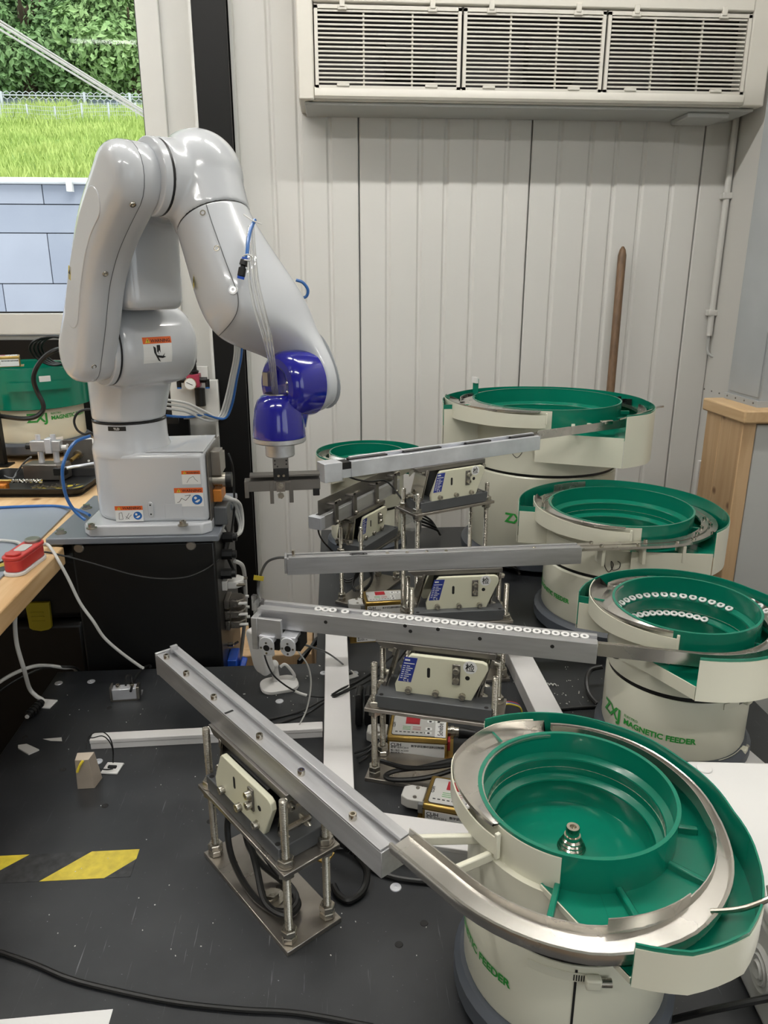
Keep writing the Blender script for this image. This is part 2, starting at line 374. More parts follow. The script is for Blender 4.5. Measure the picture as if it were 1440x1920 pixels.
# ================================================================ OUTSIDE
YO = 6.0
zc = [AY(60, y, YO).z for y in (345, 383, 437, 532, 600, 700)]
cw = thing('cladding_wall', 'grey panel-clad wall outside below the grassy slope', 'wall', (0, YO, 0))
put('backing', B().lo((-6, .03, .3), (0, .3, zc[0])), 'interior_dark', cw)
cuts = [(80,), (), (93,), (8,), ()]
for r in range(5):
    xs = [-5.9, AY(-260+35*r, 450, YO).x]+[AY(c, (345+383)/2 if r == 0 else (480 if r == 2 else 560), YO).x for c in cuts[r]]+[AY(330+20*r, 450, YO).x, -.1]
    for i in range(len(xs)-1):
        put('cladding_panel', B().lo((xs[i]+.003, 0, zc[r+1]+.003), (xs[i+1]-.003, .028, zc[r]-.003)), ('clad_a', 'clad_b')[(r+i) % 2], cw, bevel=.003)
put('coping', B().lo((-6, -.06, zc[0]), (0, .34, AY(60, 334, YO).z)), 'concrete_cap', cw, bevel=.01)
bp = AY(131, 348, YO-.05); put('coping_bracket', B().lo((bp.x-.02, -.075, bp.z-.04), (bp.x+.02, -.03, bp.z+.04)), 'frame_white', cw)
def hz(x, y): return 2.2+.26*(y-6.5)+.12*noise.noise((x*.5, y*.5, 3.))+.05*noise.noise((x*2, y*2, 1.))
b = B(); nx, ny = 60, 70
for j in range(ny+1):
    for i in range(nx+1):
        x = -16+18*i/nx; y = 6.4+32*j/ny; b.v.append((x, y, hz(x, y)))
b.f = [(j*(nx+1)+i, j*(nx+1)+i+1, (j+1)*(nx+1)+i+1, (j+1)*(nx+1)+i) for j in range(ny) for i in range(nx)]
hill = struct('ground_slope', b, 'hill_soil')
rnd = random.Random(7); b = B()
for k in range(44000):
    y = 6.6+10.5*rnd.random()**.8; x = -y*(.02+(.48 if k < 26000 else 1.0)*rnd.random()); z = hz(x, y); h = (.05+.09*rnd.random())*(1+.6*noise.noise((x*1.3, y*1.3, 9)))*(1.5 if y > 13 else 1); a = rnd.random()*pi; w = .008+.012*rnd.random()
    dx, dy = math.cos(a)*w, math.sin(a)*w; lx, ly = rnd.uniform(-.6, .6)*h, rnd.uniform(-.6, .6)*h
    b.add([(x-dx, y-dy, z-.02), (x+dx, y+dy, z-.02), (x+lx, y+ly, z+h)], [(0, 1, 2)])
gr = put('meadow_grass', b.mesh('meadow_grass', 0), 'grass_blade'); tag(gr, 'bright green meadow grass covering the slope outside the window', 'grass'); gr['kind'] = 'stuff'
# low wire fence
fn = thing('wire_fence', 'low white wire fence with thin posts across the meadow', 'fence', (0, 0, 0))
FY = 13.6
for px in (-60, 5, 55, 107, 157, 207, 257, 310):
    p = AY(px, 240, FY); p.z = hz(p.x, FY); put('post', B().cyl((p.x, FY, p.z-.1), (p.x, FY, p.z+.3), .016, n=8), 'fence_metal', fn)
b = B(); X0, X1 = AY(-70, 230, FY).x, AY(320, 230, FY).x
for k in range(5):
    b.tube([(X0+(X1-X0)*i/14, FY-.01, hz(X0+(X1-X0)*i/14, FY)+.06+.055*k) for i in range(15)], .0035, 4, 1)
for i in range(90):
    x = X0+(X1-X0)*i/89; b.cyl((x, FY-.01, hz(x, FY)+.05), (x, FY-.01, hz(x, FY)+.29), .002, n=4)
o = put('netting', b, 'fence_metal', fn); o['kind'] = 'stuff'
# hexagonal netting in front of the trees
hx = thing('hexagonal_net_fence', 'grey hexagonal netting fence in front of the trees', 'fence', (0, 0, 0)); HY = 16.5
X0, X1 = AY(-40, 195, HY).x, AY(290, 195, HY).x; z0, z1 = AY(130, 214, HY).z, AY(130, 180, HY).z; c = .07; b = B()
for r in range(0, 4):
    for q in range(int((X1-X0)/(c*1.732))+1):
        ox = X0+q*c*1.732+(r % 2)*c*.866; oz = z0+r*c*1.5
        for e in range(3):
            a0, a1 = R(30+60*e), R(90+60*e); b.cyl((ox+c*math.cos(a0), HY, oz+c*math.sin(a0)), (ox+c*math.cos(a1), HY, oz+c*math.sin(a1)), .008, n=4, cap=False)
o = put('netting', b, 'fence_metal', hx); o['kind'] = 'stuff'
for px in (5, 160, 245): p = AY(px, 200, HY); put('post', B().cyl((p.x, HY, z0-.5), (p.x, HY, z1+.06), .03, n=8), 'fence_metal', hx)
put('rail', B().cyl((X0, HY, z1), (X1, HY, z1), .014, n=6), 'fence_metal', hx); put('backing_sheet', B().lo((X0, HY+.05, z0-.5), (X1, HY+.06, z1-.05)), 'fence_dark', hx)
# trees
def tree(label, px, Y, rx, h, m, seed, n=15000):
    rn = random.Random(seed); p = AY(px, 180, Y); gz = hz(p.x, Y); t = thing('deciduous_tree', label, 'tree', (p.x, Y, gz), 0, 'trees behind the meadow')
    br = B().cyl((0, 0, -.4), (0, 0, h*.6), .16, .08, n=9)
    for k in range(6):
        a = k*1.1+seed; br.cyl((0, 0, h*(.2+.07*k)), (math.cos(a)*rx*.6, math.sin(a)*rx*.6, h*(.45+.08*k)), .06, .02, n=6)
    put('trunk', br, 'bark', t)
    blobs = []
    for k in range(26):
        a = rn.random()*2*pi; q = rn.random()**.5; z = h*(.06+.9*rn.random()); s = rx*(1-.55*abs(z/h-.45)); blobs.append((math.cos(a)*s*q, math.sin(a)*s*q, z, rx*(.26+.22*rn.random())))
    f = B()
    for k in range(n):
        bx, by, bz, r = blobs[rn.randrange(26)]; d = Vector((rn.gauss(0, 1), rn.gauss(0, 1)-.5, rn.gauss(0, 1)+.25)).normalized()
        c = Vector((bx, by, bz))+d*r*(.7+.5*rn.random()); s = .03+.035*rn.random(); nn = (d+Vector((rn.gauss(0, .5), rn.gauss(0, .5), rn.gauss(0, .5)+.3))).normalized()
        u = nn.orthogonal().normalized(); u.rotate(Matrix.Rotation(rn.random()*6.28, 3, nn)); w = nn.cross(u)
        f.add([c-u*s*1.5, c+w*s*.8+nn*s*.3, c+u*s*1.5-nn*s*.3, c-w*s*.8+nn*s*.3], [(0, 1, 2), (0, 2, 3)])
    o = put('foliage', f.mesh('foliage', 0), m, t); o['kind'] = 'stuff'
tree('dark leafy tree at the far left of the window view', -60, 19.5, 2.4, 7.5, 'leaf_deep', 1)
tree('pale green bushy tree left of the diagonal cables', 40, 20.5, 2.3, 8.2, 'leaf_light', 2)
tree('mid green tree with drooping branches in the centre of the window', 130, 19, 2.0, 7.2, 'leaf_mid', 3)
tree('light green tall tree near the right window frame', 235, 20, 2.2, 8.5, 'leaf_light', 4)
tree('deep green tree filling the top of the window behind the others', 95, 23.5, 3.0, 10.5, 'leaf_deep', 5, 18000)
tree('broad mid green tree behind the right window frame', 330, 21.5, 2.8, 9.0, 'leaf_mid', 6)
tree('low dark green thicket above the netting fence', 60, 18, 1.5, 3.0, 'leaf_mid', 8, 10000)
tree('low light green thicket beside the fence post at the window frame', 255, 18, 1.3, 2.6, 'leaf_light', 9, 9000)
tree('rounded dark tree beyond the left end of the window', -330, 20, 2.8, 8.5, 'leaf_deep', 10, 9000)
tree('broad pale tree further left outside the window', -640, 21, 3.0, 9.0, 'leaf_light', 11, 8000)
tree('mid green tree farthest to the left outside', -960, 20, 3.0, 8.6, 'leaf_mid', 12, 8000)
# tension cables outside the pane
for k, (dy, r_) in enumerate(((0, .006), (11, .004), (-7, .0035))):
    a, c_ = AY(-60, 8+dy, 3.75), AY(330, 249+dy*.5, 3.75)
    one('stay_cable', B().cyl(a, c_, r_, n=8), 'white_plastic', ['thick pale diagonal stay cable outside the window', 'thin pale stay cable just below the thick one', 'thin pale stay cable just above the thick one'][k], 'cable', 'diagonal stay cables')
# ================================================================ AIR CONDITIONER
ax0, ax1 = AY(560, 187, 2.96).x, 1.6; az0 = 2.262; az1 = 2.95
ac = thing('air_conditioner', 'large cream wall-mounted air conditioner with three slatted grilles', 'air conditioner', ((ax0+ax1)/2, 2.96, az0)); hw = (ax1-ax0)/2
gxx = [AY(x, 100, 2.96).x-(ax0+ax1)/2 for x in (588, 866, 1134, 1404)]
b = B().lo((-hw+.03, .02, -.0), (hw-.03, .235, .012)).lo((-hw, .0, .0), (gxx[0], .238, .688)).lo((gxx[3], 0, 0), (hw, .238, .688)).lo((gxx[0], .2, .0), (gxx[3], .238, .688)).lo((gxx[0], .0, .30), (gxx[3], .2, .688))
put('body', b, 'ac_white', ac, bevel=.012, seg=3)
put('bottom_rim', B().prism([(0, .004), (-.006, .012), (-.006, .03), (0, .04), (.03, .04), (.03, .004)], gxx[0], gxx[3], Matrix(((0, 0, 1, 0), (1, 0, 0, 0), (0, 1, 0, 0), (0, 0, 0, 1)))), 'ac_white', ac)
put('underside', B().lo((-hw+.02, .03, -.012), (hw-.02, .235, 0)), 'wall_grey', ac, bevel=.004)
put('coil', B().lo((gxx[0], .1, .03), (gxx[3], .12, .3)), 'ac_dark', ac)
for x in (-.45, .06, .62): put('fan_housing', B().cyl((x-.09, .09, .15), (x+.09, .09, .15), .07, n=20), 'ac_dark', ac)
sl_me = None
for g in range(3):
    x0, x1 = gxx[g]+.004, gxx[g+1]-.004; gw = x1-x0; cx = (x0+x1)/2
    gp = put('grille', B().lo((x0, -.002, .036), (x0+.012, .012, .29)).lo((x1-.012, -.002, .036), (x1, .012, .29)).lo((x0, -.002, .28), (x1, .012, .292)).lo((x0, -.002, .036), (x1, .012, .046)), 'ac_white', ac)
    me = cached('slat', lambda: B().lo((-gw/2+.01, -.002, -.0027), (gw/2-.01, .003, .0027)), 'ac_white')
    for k in range(19):
        put('slat', me, None, gp, (cx, .003, .043+k*.0136), (0, 0, 0))
    for q in (1, 2): put('grille_bar', B().lo((x0+gw*q/3-.003, .006, .04), (x0+gw*q/3+.003, .014, .288)), 'ac_white', gp)
    for q in (.19, .8):
        put('hinge_clip', B().lo((x0+gw*q-.016, -.006, .276), (x0+gw*q+.016, .004, .292)).lo((x0+gw*q-.009, -.009, .284), (x0+gw*q+.009, .004, .312)), 'ac_white', gp, bevel=.002)
        put('lower_tab', B().lo((x0+gw*q-.022, -.006, .042), (x0+gw*q+.022, .004, .052)), 'ac_white', gp, bevel=.002)
put('front_fascia', B().lo((gxx[0], -.004, .30), (gxx[3], .01, .34)).lo((gxx[0], -.006, .35), (gxx[3], .01, .66)), 'ac_white', ac, bevel=.004)
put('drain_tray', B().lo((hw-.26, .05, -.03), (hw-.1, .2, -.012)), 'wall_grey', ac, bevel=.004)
# ================================================================ RIGHT-HAND CORNER
cp = [AY(1386, 215, 3.165), AY(1360, 420, 3.165), AY(1341, 628, 3.165)]
t = thing('wall_conduit', 'cream cable conduit running down the wall corner', 'conduit', (1.614, 3.18, 1.2))
zb, zt = AY(1341, 630, 3.17).z-1.2, 3.6-1.2
put('pipe', B().cyl((0, 0, zb), (0, 0, zt), .0125, n=14), 'wall_paint', t)
for z in (.32, .78, 1.4): put('clip', B().lo((-.02, -.014, z-.012), (.02, .02, z+.012)), 'wall_paint', t, bevel=.003)
put('cable', B().tube([(0, 0, zb+.01), (0, 0, zb-.05), (.004, -.01, zb-.075), (.02, -.02, zb-.085), (.03, -.03, zb-.08)], .006), 'wall_grey', t)
tp, bt = AY(1168, 462, 3.16), Vector((1.085, 2.86, .02))
d = (tp-bt); one('broom_stick', B().loft([[bt+d*s+Vector((math.cos(2*pi*k/12)*q, math.sin(2*pi*k/12)*q, 0)) for k in range(12)] for s, q in ((0, .014), (.3, .016), (.7, .017), (.98, .017), (.993, .012), (1, .004))]), 'wood_stick', 'worn brown wooden stick leaning against the panelled wall', 'stick')
wt = AX(1322, 744, 1.30).z; wy0, wy1 = 2.27, AX(1325, 780, 1.30).y
t = thing('wooden_cabinet', 'pale knotty pine cabinet standing by the right wall', 'cabinet', (1.465, (wy0+wy1)/2, 0)); dy = (wy1-wy0)/2
put('side_panel', B().lo((-.165, -dy+.012, 0), (-.14, dy*.15, wt-.04)).mesh('side_panel'), 'wood_box', t, bevel=.002)
put('side_panel', B().lo((-.165, dy*.15+.002, 0), (-.14, dy, wt-.04)), 'wood_box', t, bevel=.002)
put('front_frame', B().lo((-.17, -dy-.01, 0), (-.125, -dy+.012, wt-.04)), 'wood_box', t, bevel=.003)
put('front_door', B().lo((-.12, -dy-.005, .02), (.16, -dy+.012, wt-.05)), 'wall_grey', t, bevel=.003)
put('body', B().lo((-.138, -dy+.014, 0), (.16, dy, wt-.042)), 'wood_box', t)
put('top', B().lo((-.18, -dy-.03, wt-.042), (.165, dy+.012, wt)), 'wood_box_top', t, bevel=.006)
mz = AX(1375, 752, 1.335).z
t = thing('metal_cabinet', 'grey sheet metal cabinet standing on the pine cabinet', 'cabinet', (1.49, 2.44, wt)); my1 = AX(1362, 745, 1.36).y-2.44
put('body', B().lo((-.13, -.14, .0), (.135, my1, 1.5)), 'metal_cabinet', t, bevel=.004)
put('side_sheet', B().lo((-.134, -.135, .03), (-.1305, my1-.02, 1.47)), 'metal_cabinet', t, bevel=.001)
put('base_flange', B().lo((-.137, -.145, .0), (.137, my1+.004, .02)), 'metal_cabinet', t)
for k in range(7): put('rivet', cached('rivet', lambda: B().cyl((0, 0, 0), (-.002, 0, 0), .003, n=8), 'steel_dark'), None, t, (-.137, -.12+k*.055, .011))
one('leaning_board', B().lo((-.012, -.01, 0), (.012, .01, .98)), 'white_plastic', 'pale narrow board standing behind the pine cabinet', 'board', loc=(1.428, 2.75, 0))
# ================================================================ BLACK MACHINE TABLE
tb = thing('machine_table', 'black scratched L-shaped machine table carrying the feeders', 'table', (.1, 1.3, 0))
poly = [(-.675, .3), (.93, .3), (.93, 2.69), (-.055, 2.69), (-.055, 1.655), (-.675, 1.655)]
poly = [(x-.1, y-1.3) for x, y in poly]
put('table_top', B().prism(poly, TZ-.02, TZ), 'table_black', tb, bevel=.0015)
for (x, y) in ((-.6, .4), (.86, .4), (.86, 2.6), (.02, 2.6), (-.6, 1.58), (.02, 1.58)):
    put('leg', B().lo((x-.13, y-1.33, 0), (x-.07, y-1.27, TZ-.021)), 'black_satin', tb, bevel=.003)
put('frame_rail', B().lo((-.68, -.93, TZ-.1), (.76, -.89, TZ-.021)).lo((-.68, .26, TZ-.1), (-.1, .3, TZ-.021)).lo((-.12, .3, TZ-.1), (-.08, 1.3, TZ-.021)).lo((.74, -.9, TZ-.1), (.78, 1.3, TZ-.021)), 'black_satin', tb)
for x, y in ((110, 1281), (171, 1278), (524, 1315), (607, 1262), (184, 1428), (742, 1664), (183, 1396), (665, 1262), (880, 1252)):
    p = AZ(x, y, TZ); put('countersunk_screw', cached('countersunk_screw', lambda: B().lathe([(0, .0005), (.0022, .0005), (.0024, .0016), (.0085, .0012), (.009, 0)], 20), 'alu_bright'), None, tb, (p.x-.1, p.y-1.3, TZ))
for x, y in ((205, 1327), (47, 1382), (118, 1443), (254, 1375), (197, 1511), (394, 1540), (795, 1731), (748, 1771), (645, 1230)):
    p = AZ(x, y, TZ); put('bolt_hole', cached('bolt_hole', lambda: B().lathe([(0, .0003), (.0045, .0003), (.0055, .0006), (.006, .0)], 16), 'interior_dark'), None, tb, (p.x-.1, p.y-1.3, TZ))
# hazard tape on the table
def hazard(label, x0, x1, y0, y1, z, loc, n, sk=1.35):
    t = thing('hazard_tape', label, 'tape', loc); w = (x1-x0)/n; n = int(n+1); n = int(n+1); sh = (y1-y0)*sk
    for i in range(-2, n+1):
        q = [(x0+i*w, y0), (x0+(i+1)*w, y0), (x0+(i+1)*w+sh, y1), (x0+i*w+sh, y1)]
        # clip to the tape's ends
        def clip(P, s, X):
            o = []
            for k in range(len(P)):
                a, b_ = P[k], P[(k+1) % len(P)]; ia, ib = s*(a[0]-X) <= 0, s*(b_[0]-X) <= 0
                if ia: o.append(a)
                if ia != ib:
                    u = (X-a[0])/(b_[0]-a[0]); o.append((X, a[1]+u*(b_[1]-a[1])))
            return o
        q = clip(q, 1, x1); q = clip(q, -1, x0) if q else q
        if len(q) > 2: put('yellow_band' if i % 2 else 'black_band', B().prism(q, 0, .0005), 'tape_yellow' if i % 2 else 'tape_black', t)
    return t
hazard('yellow and black hazard tape stuck on the front of the black table', -.325, .115, -.03, .03, TZ, (-.45, 1.012, TZ), 4.4, 1.05)
# ================================================================ BOWL FEEDERS
def screw_mesh(ax, r=.0055, h=.0065, m='chrome'):
    def f():
        b = B().lathe([(0, h*.5), (r*.5, h*.5), (r*.55, h), (r*.92, h), (r, h*.85), (r, 0)], 14)
        M = {'z': Matrix(), '-y': Matrix.Rotation(pi/2, 4, 'X'), 'x': Matrix.Rotation(pi/2, 4, 'Y'), '-x': Matrix.Rotation(-pi/2, 4, 'Y')}[ax]
        return b.xf(M)
    return cached('screw_%s_%d_%s' % (ax, r*1e5, m), f, m)
def interp(pts, th):
    for (a, r0), (b_, r1) in zip(pts, pts[1:]):
        if min(a, b_) <= th <= max(a, b_): return r0+(r1-r0)*(th-a)/(b_-a)
    return pts[-1][1]
def polwall(pts, z0, z1, t, step=5, off=0., z1b=None):
    """thick curved wall following (theta, radius) points; z1b = top height at the last point"""
    a, e = pts[0][0], pts[-1][0]; n = max(2, int(abs(e-a)/step)); rings = []
    for i in range(n+1):
        th = a+(e-a)*i/n; r = interp(pts, th)+off; c, s = math.cos(R(th)), math.sin(R(th)); zt = z1 if z1b is None else z1+(z1b-z1)*i/n
        rings.append([(r*c, r*s, z0), ((r+t)*c, (r+t)*s, z0), ((r+t)*c, (r+t)*s, zt), (r*c, r*s, zt)])
    return B().loft(rings)
def sweep(path, prof, sc=None):
    """path: [(x, y, z)], prof: [(outward, up)]; outward = right of travel"""
    P = [Vector(p) for p in path]; rings = []
    for i, p in enumerate(P):
        d = P[min(i+1, len(P)-1)]-P[max(i-1, 0)]; d.z = 0; d.normalize(); q = Vector((d.y, -d.x, 0))
        k = sc[i] if sc else 1; rings.append([p+q*a*k+Vector((0, 0, b_)) for a, b_ in prof])
    return B().loft(rings)
def drum_hit(c, r, px, py):
    d = _ray(px, py); ox, oy = -c[0], -c[1]; a = d[0]**2+d[1]**2; b_ = 2*(ox*d[0]+oy*d[1]); k = ox*ox+oy*oy-r*r
    t = (-b_-math.sqrt(max(0, b_*b_-4*a*k)))/(2*a); p = _C+d*t
    return math.degrees(math.atan2(p[1]-c[1], p[0]-c[0])), p[2]
def drum_text(parent, ang, r, world_deg, z, s=1., start=True):
    """lettering wrapped on a drum; the left end of the writing at world angle world_deg, baseline at z (local)"""
    x = 0.
    for st, size, dx, dy, bold in (('ZXJ', .043*s, 0, -.004*s, .03), ('ELECTRO', .009*s, .082*s, .019*s, .015), ('MAGNETIC FEEDER', .0195*s, .082*s, 0, .035)):
        b, w = text(st, size, bold); a0 = R(world_deg)-R(ang)
        b.v = [((r+.0014)*math.cos(a0+(px+dx)/r), (r+.0014)*math.sin(a0+(px+dx)/r), z+py+dy) for px, py, _ in b.v]
        put('lettering', b.mesh('lettering', 0), 'print_green', parent, label='green printed lettering %s' % st)
def hose_clamp(t, r, z, a0, a1):
    c = polwall([(a0, r+.0005), (a1, r+.0005)], z-.006, z+.006, .0012, 4); cl = put('hose_clamp', c, 'cream', t)
    th = R(a1); M = Matrix.Translation((math.cos(th)*(r+.006), math.sin(th)*(r+.006), z)) @ Matrix.Rotation(th+pi/2, 4, 'Z')
    put('clamp_housing', B().box((0, 0, 0), (.018, .011, .014)).xf(M), 'cream', cl, bevel=.0025)
    put('clamp_screw', B().cyl((.008, 0, 0), (.02, 0, 0), .005, n=12).xf(M), 'zinc', cl)
    for k in range(5):
        q = R(a1-4-k*1.2); put('clamp_slot', B().box((math.cos(q)*(r+.0017), math.sin(q)*(r+.0017), z), (.0009, .0012, .008), q), 'interior_dark', cl)
def feeder(label, c, ang, r, zr, rb, trough, tend, track_R, xs, trk, cg, lw, zgap=.175, th=.065, ts=None, floor=.12, ramp=True, twist='u', skinh=None, green_out=False):
    t = thing('bowl_feeder', label, 'bowl feeder', (c[0], c[1], TZ), R(ang), 'vibratory bowl feeders')
    zt = zr-th
    put('foot_base', B().lathe([(0, .012), (rb*1.02, .012), (rb*1.1, .02), (rb*1.1, .046), (rb*1.04, .054), (0, .054)], 40), 'grey_paint', t)
    for k in range(3): put('rubber_foot', B().cyl((math.cos(k*2.1+.4)*rb*.8, math.sin(k*2.1+.4)*rb*.8, 0), (math.cos(k*2.1+.4)*rb*.8, math.sin(k*2.1+.4)*rb*.8, .014), .022, n=14), 'black', t)
    put('drum', B().lathe([(rb*.9, .054), (rb*.985, .054), (rb, .06), (rb, zgap-.004), (rb*.985, zgap), (rb*.9, zgap)], 64), 'cream', t)
    put('rubber_ring', B().lathe([(rb*.96, zgap-.004), (rb*.972, zgap-.002), (rb*.972, zgap+.014), (rb*.9, zgap+.014)], 64), 'black', t)
    put('upper_drum', B().lathe([(rb*.9, zgap+.010), (rb, zgap+.010), (rb, zt-.002), (r*.9, zt-.002)], 64), 'cream', t)
    # bowl: outer wall, rim, stepped spiral ledge, floor
    f = zr-floor; w = .0035
    prof = [(r, zt-.002), (r, zr-.001), (r-.001, zr), (r-w+.001, zr), (r-w, zr-.001), (r-w, zr-floor*.3), (r-r*.10, zr-floor*.34), (r-r*.105, zr-floor*.36), (r-r*.1, zr-floor*.37), (r-r*.095, zr-floor*.60), (r-r*.17, zr-floor*.64), (r-r*.175, zr-floor*.66), (r-r*.165, zr-floor*.68), (r-r*.15, f+.004), (r-r*.17, f), (r*.3, f+.006), (0, f+.007)]
    put('bowl', B().lathe(prof, 72), 'green', t)
    put('rim_bead', B().lathe([(r-w-.0005, zr-.002), (r-w-.0005, zr+.0012), (r+.0008, zr+.0012), (r+.0008, zr-.002)], 72), 'green', t)
    put('bowl_skin', polwall([(125, r+.0004), (cg+360, r+.0004)], zt-.03, zr-.003, .0016, 4), 'cream', t)
    # collecting trough round the bowl
    a, e = trough[0][0], trough[-1][0]; n = int(abs(e-a)/4); rg = []
    for i in range(n+1):
        q = a+(e-a)*i/n; ro = interp(trough, q); cc, ss = math.cos(R(q)), math.sin(R(q))
        rg.append([(r*.97*cc, r*.97*ss, zt-.003), (ro*cc, ro*ss, zt-.003), (ro*cc, ro*ss, zt), (r*.97*cc, r*.97*ss, zt)])
    put('trough_floor', B().loft(rg), 'green', t)
    put('trough_wall', polwall(trough, zt-.004, zr+.002, .0022, 4), 'green', t)
    put('trough_skin', polwall(trough, zt-(skinh or .012), zr-.0025, .0012, 4, .0023), 'green' if green_out else 'cream', t)
    # closing plates at both ends of the trough
    def flat(p, q, z0, z1, m, nm='trough_end_plate', tk=.002):
        p, q = Vector((*p, 0)), Vector((*q, 0)); d = (q-p); L = d.length; M = Matrix.Translation((p+q)/2) @ Matrix.Rotation(math.atan2(d.y, d.x), 4, 'Z')
        return put(nm, B().box((0, 0, (z0+z1)/2), (L, tk, z1-z0)).xf(M), m, t)
    pol = lambda q, ro: (ro*math.cos(R(q)), ro*math.sin(R(q)))
    flat(pol(a, trough[0][1]), pol(a+4, r), zt-(skinh or .012), zr-.022, 'cream'); flat(pol(a-.6, trough[0][1]), pol(a+3.4, r), zt-.004, zr-.008, 'green')
    E0 = pol(e, trough[-1][1]); E1 = pol(tend[0], tend[1])
    flat(E0, E1, zt-(skinh or .012), zt+tend[2], 'cream'); flat((E0[0]*.992, E0[1]*.992), (E1[0]*.985, E1[1]*.985), zt-.004, zt+tend[2], 'green')
    b = B(); m = 6; base = []
    for i in range(m+1): base.append(pol(e+(tend[0]-e)*i/m, r*.97))
    b.prism([E0]+[E1]+base[::-1], zt-.003, zt-.0005); put('trough_apron', b, 'green', t)
    # spiral track: straight run-out from the rail, then round the bowl
    path = [(-xs+xs*i/6., -track_R, zr+trk[0][2]) for i in range(6)]
    nn = 46; e2 = trk[-1][0]
    for i in range(nn+1):
        q = -90+(e2+90)*i/nn; rr = interp([(k[0], k[1]) for k in trk], q); zz = interp([(k[0], k[2]) for k in trk], q)
        path.append((rr*math.cos(R(q)), rr*math.sin(R(q)), zr+zz))
    s = track_R/.2
    if twist == 'u': pf = [(-.016*s, .010*s), (-.0145*s, .010*s), (-.013*s, .001), (.009*s, -.001), (.0125*s, .006*s), (.0165*s, .007*s), (.0175*s, .003), (.0145*s, -.008), (-.0165*s, -.006)]
    elif twist == 'flat': pf = [(-.02, 0), (-.003, 0), (-.003, -.004), (.003, -.004), (.003, 0), (.02, 0), (.02, -.006), (-.02, -.006)]
    else: pf = [(-.014, .004), (-.0125, .004), (-.0125, 0), (.009, 0), (.009, .012), (.0115, .012), (.0115, -.012), (-.014, -.006)]
    sc = [1]*6+[1 if twist != 'u' else max(.4, min(1, 1-(-90+(e2+90)*i/nn+20)/80)) for i in range(nn+1)]
    tr = put('spiral_track', sweep(path, pf, sc), 'stainless', t)
    # struts between bowl and track
    for q in (-118, -100, -62, -30, 8, 40)[:6 if twist == 'u' else 4]:
        if q < -90: p1 = (track_R*math.tan(R(q+90)), -track_R+.012)
        else: rr = interp([(k[0], k[1]) for k in trk], q); p1 = pol(q, rr-.012*s)
        p0 = pol(q, r*.99) if q > -112 else pol(q+6, r*.99)
        v0, v1 = Vector((*p0, zr+trk[0][2]-.012)), Vector((*p1, zr+trk[0][2]-.012)); d = v1-v0
        put('strut', B().box((v0+v1)/2, (d.length, .007*s, .012), math.atan2(d.y, d.x)), 'cream' if q < -70 else 'green', t, bevel=.0015)
    # steel ramp leading out of the bowl and its outer wall on the other side
    if ramp:
        rg = []; n = 26; a, e = lw[0][0]-6, lw[-1][0]-4
        for i in range(n+1):
            q = a+(e-a)*i/n; ro = interp(lw, max(q, lw[0][0])); cc, ss = math.cos(R(q)), math.sin(R(q)); k = .02*(1-i/n)+.004
            rg.append([(u*cc, u*ss, z) for u, z in ((r-.006, zr-.001), (r+.002, zr-.0005), (r+(ro-r)*.45, zr-k*.6), (ro-.001, zr-k*.5), (ro-.001, zr+.0015), (ro-.003, zr-k*.5-.002), (r+(ro-r)*.45, zr-k*.6-.002), (r-.006, zr-.004))])
        put('ramp', B().loft(rg), 'stainless', t)
    put('ramp_wall', polwall(lw, zr-.035*(r/.118)**.5, zr+.003, .0018, 4, z1b=zr-.012), 'cream', t)
    e = lw[-1]; put('ramp_lug', B().box((e[1]*math.cos(R(e[0])), e[1]*math.sin(R(e[0])), zr-.022), (.006, .005, .034), R(e[0])), 'cream', t, bevel=.001)
    put('drum_bead', B().box((0, 0, 0), (.001, .001, .001)), 'cream', t) if False else None
    return t
F1 = feeder('nearest bowl feeder with open green bowl and a cone-shaped bolt in it', (.285, .748), -54, .118, .312, .128,
    [(172, .172), (146, .164), (110, .156), (71, .157), (37, .174), (15, .200), (0, .222), (-12, .236), (-28, .236), (-40, .222)], (-70, .124, .003), .2, .096,
    [(-90, .2, -.03), (-48, .2, -.03), (-23, .190, -.028), (5, .176, -.024), (40, .156, -.02), (71, .146, -.016), (110, .143, -.014), (140, .142, -.012)], -61, [(150, .146), (170, .158), (205, .158), (239, .138), (264, .127)], th=.044, skinh=.004, floor=.094)
put('cone_washer', B().lathe([(0, 0), (.0175, 0), (.0175, .003), (.0165, .004), (.0165, .006), (.0145, .008), (.0145, .010), (.0125, .012), (.0125, .014), (.010, .016), (.010, .021), (0, .021)], 28), 'chrome', F1, (0, 0, .312-.094+.006))
put('centre_bolt', B().lathe([(0, .007), (.004, .007), (.0042, .0115), (.0078, .0115), (.0085, .0105), (.0085, 0)], 24), 'chrome', F1, (0, 0, .312-.094+.027))
p = Vector((*[.1985*math.cos(R(-24)), .1985*math.sin(R(-24))], .30))
put('guide_tab', polwall([(-44, .1835), (-12, .171)], .279, .302, .0012, 4), 'stainless', F1)
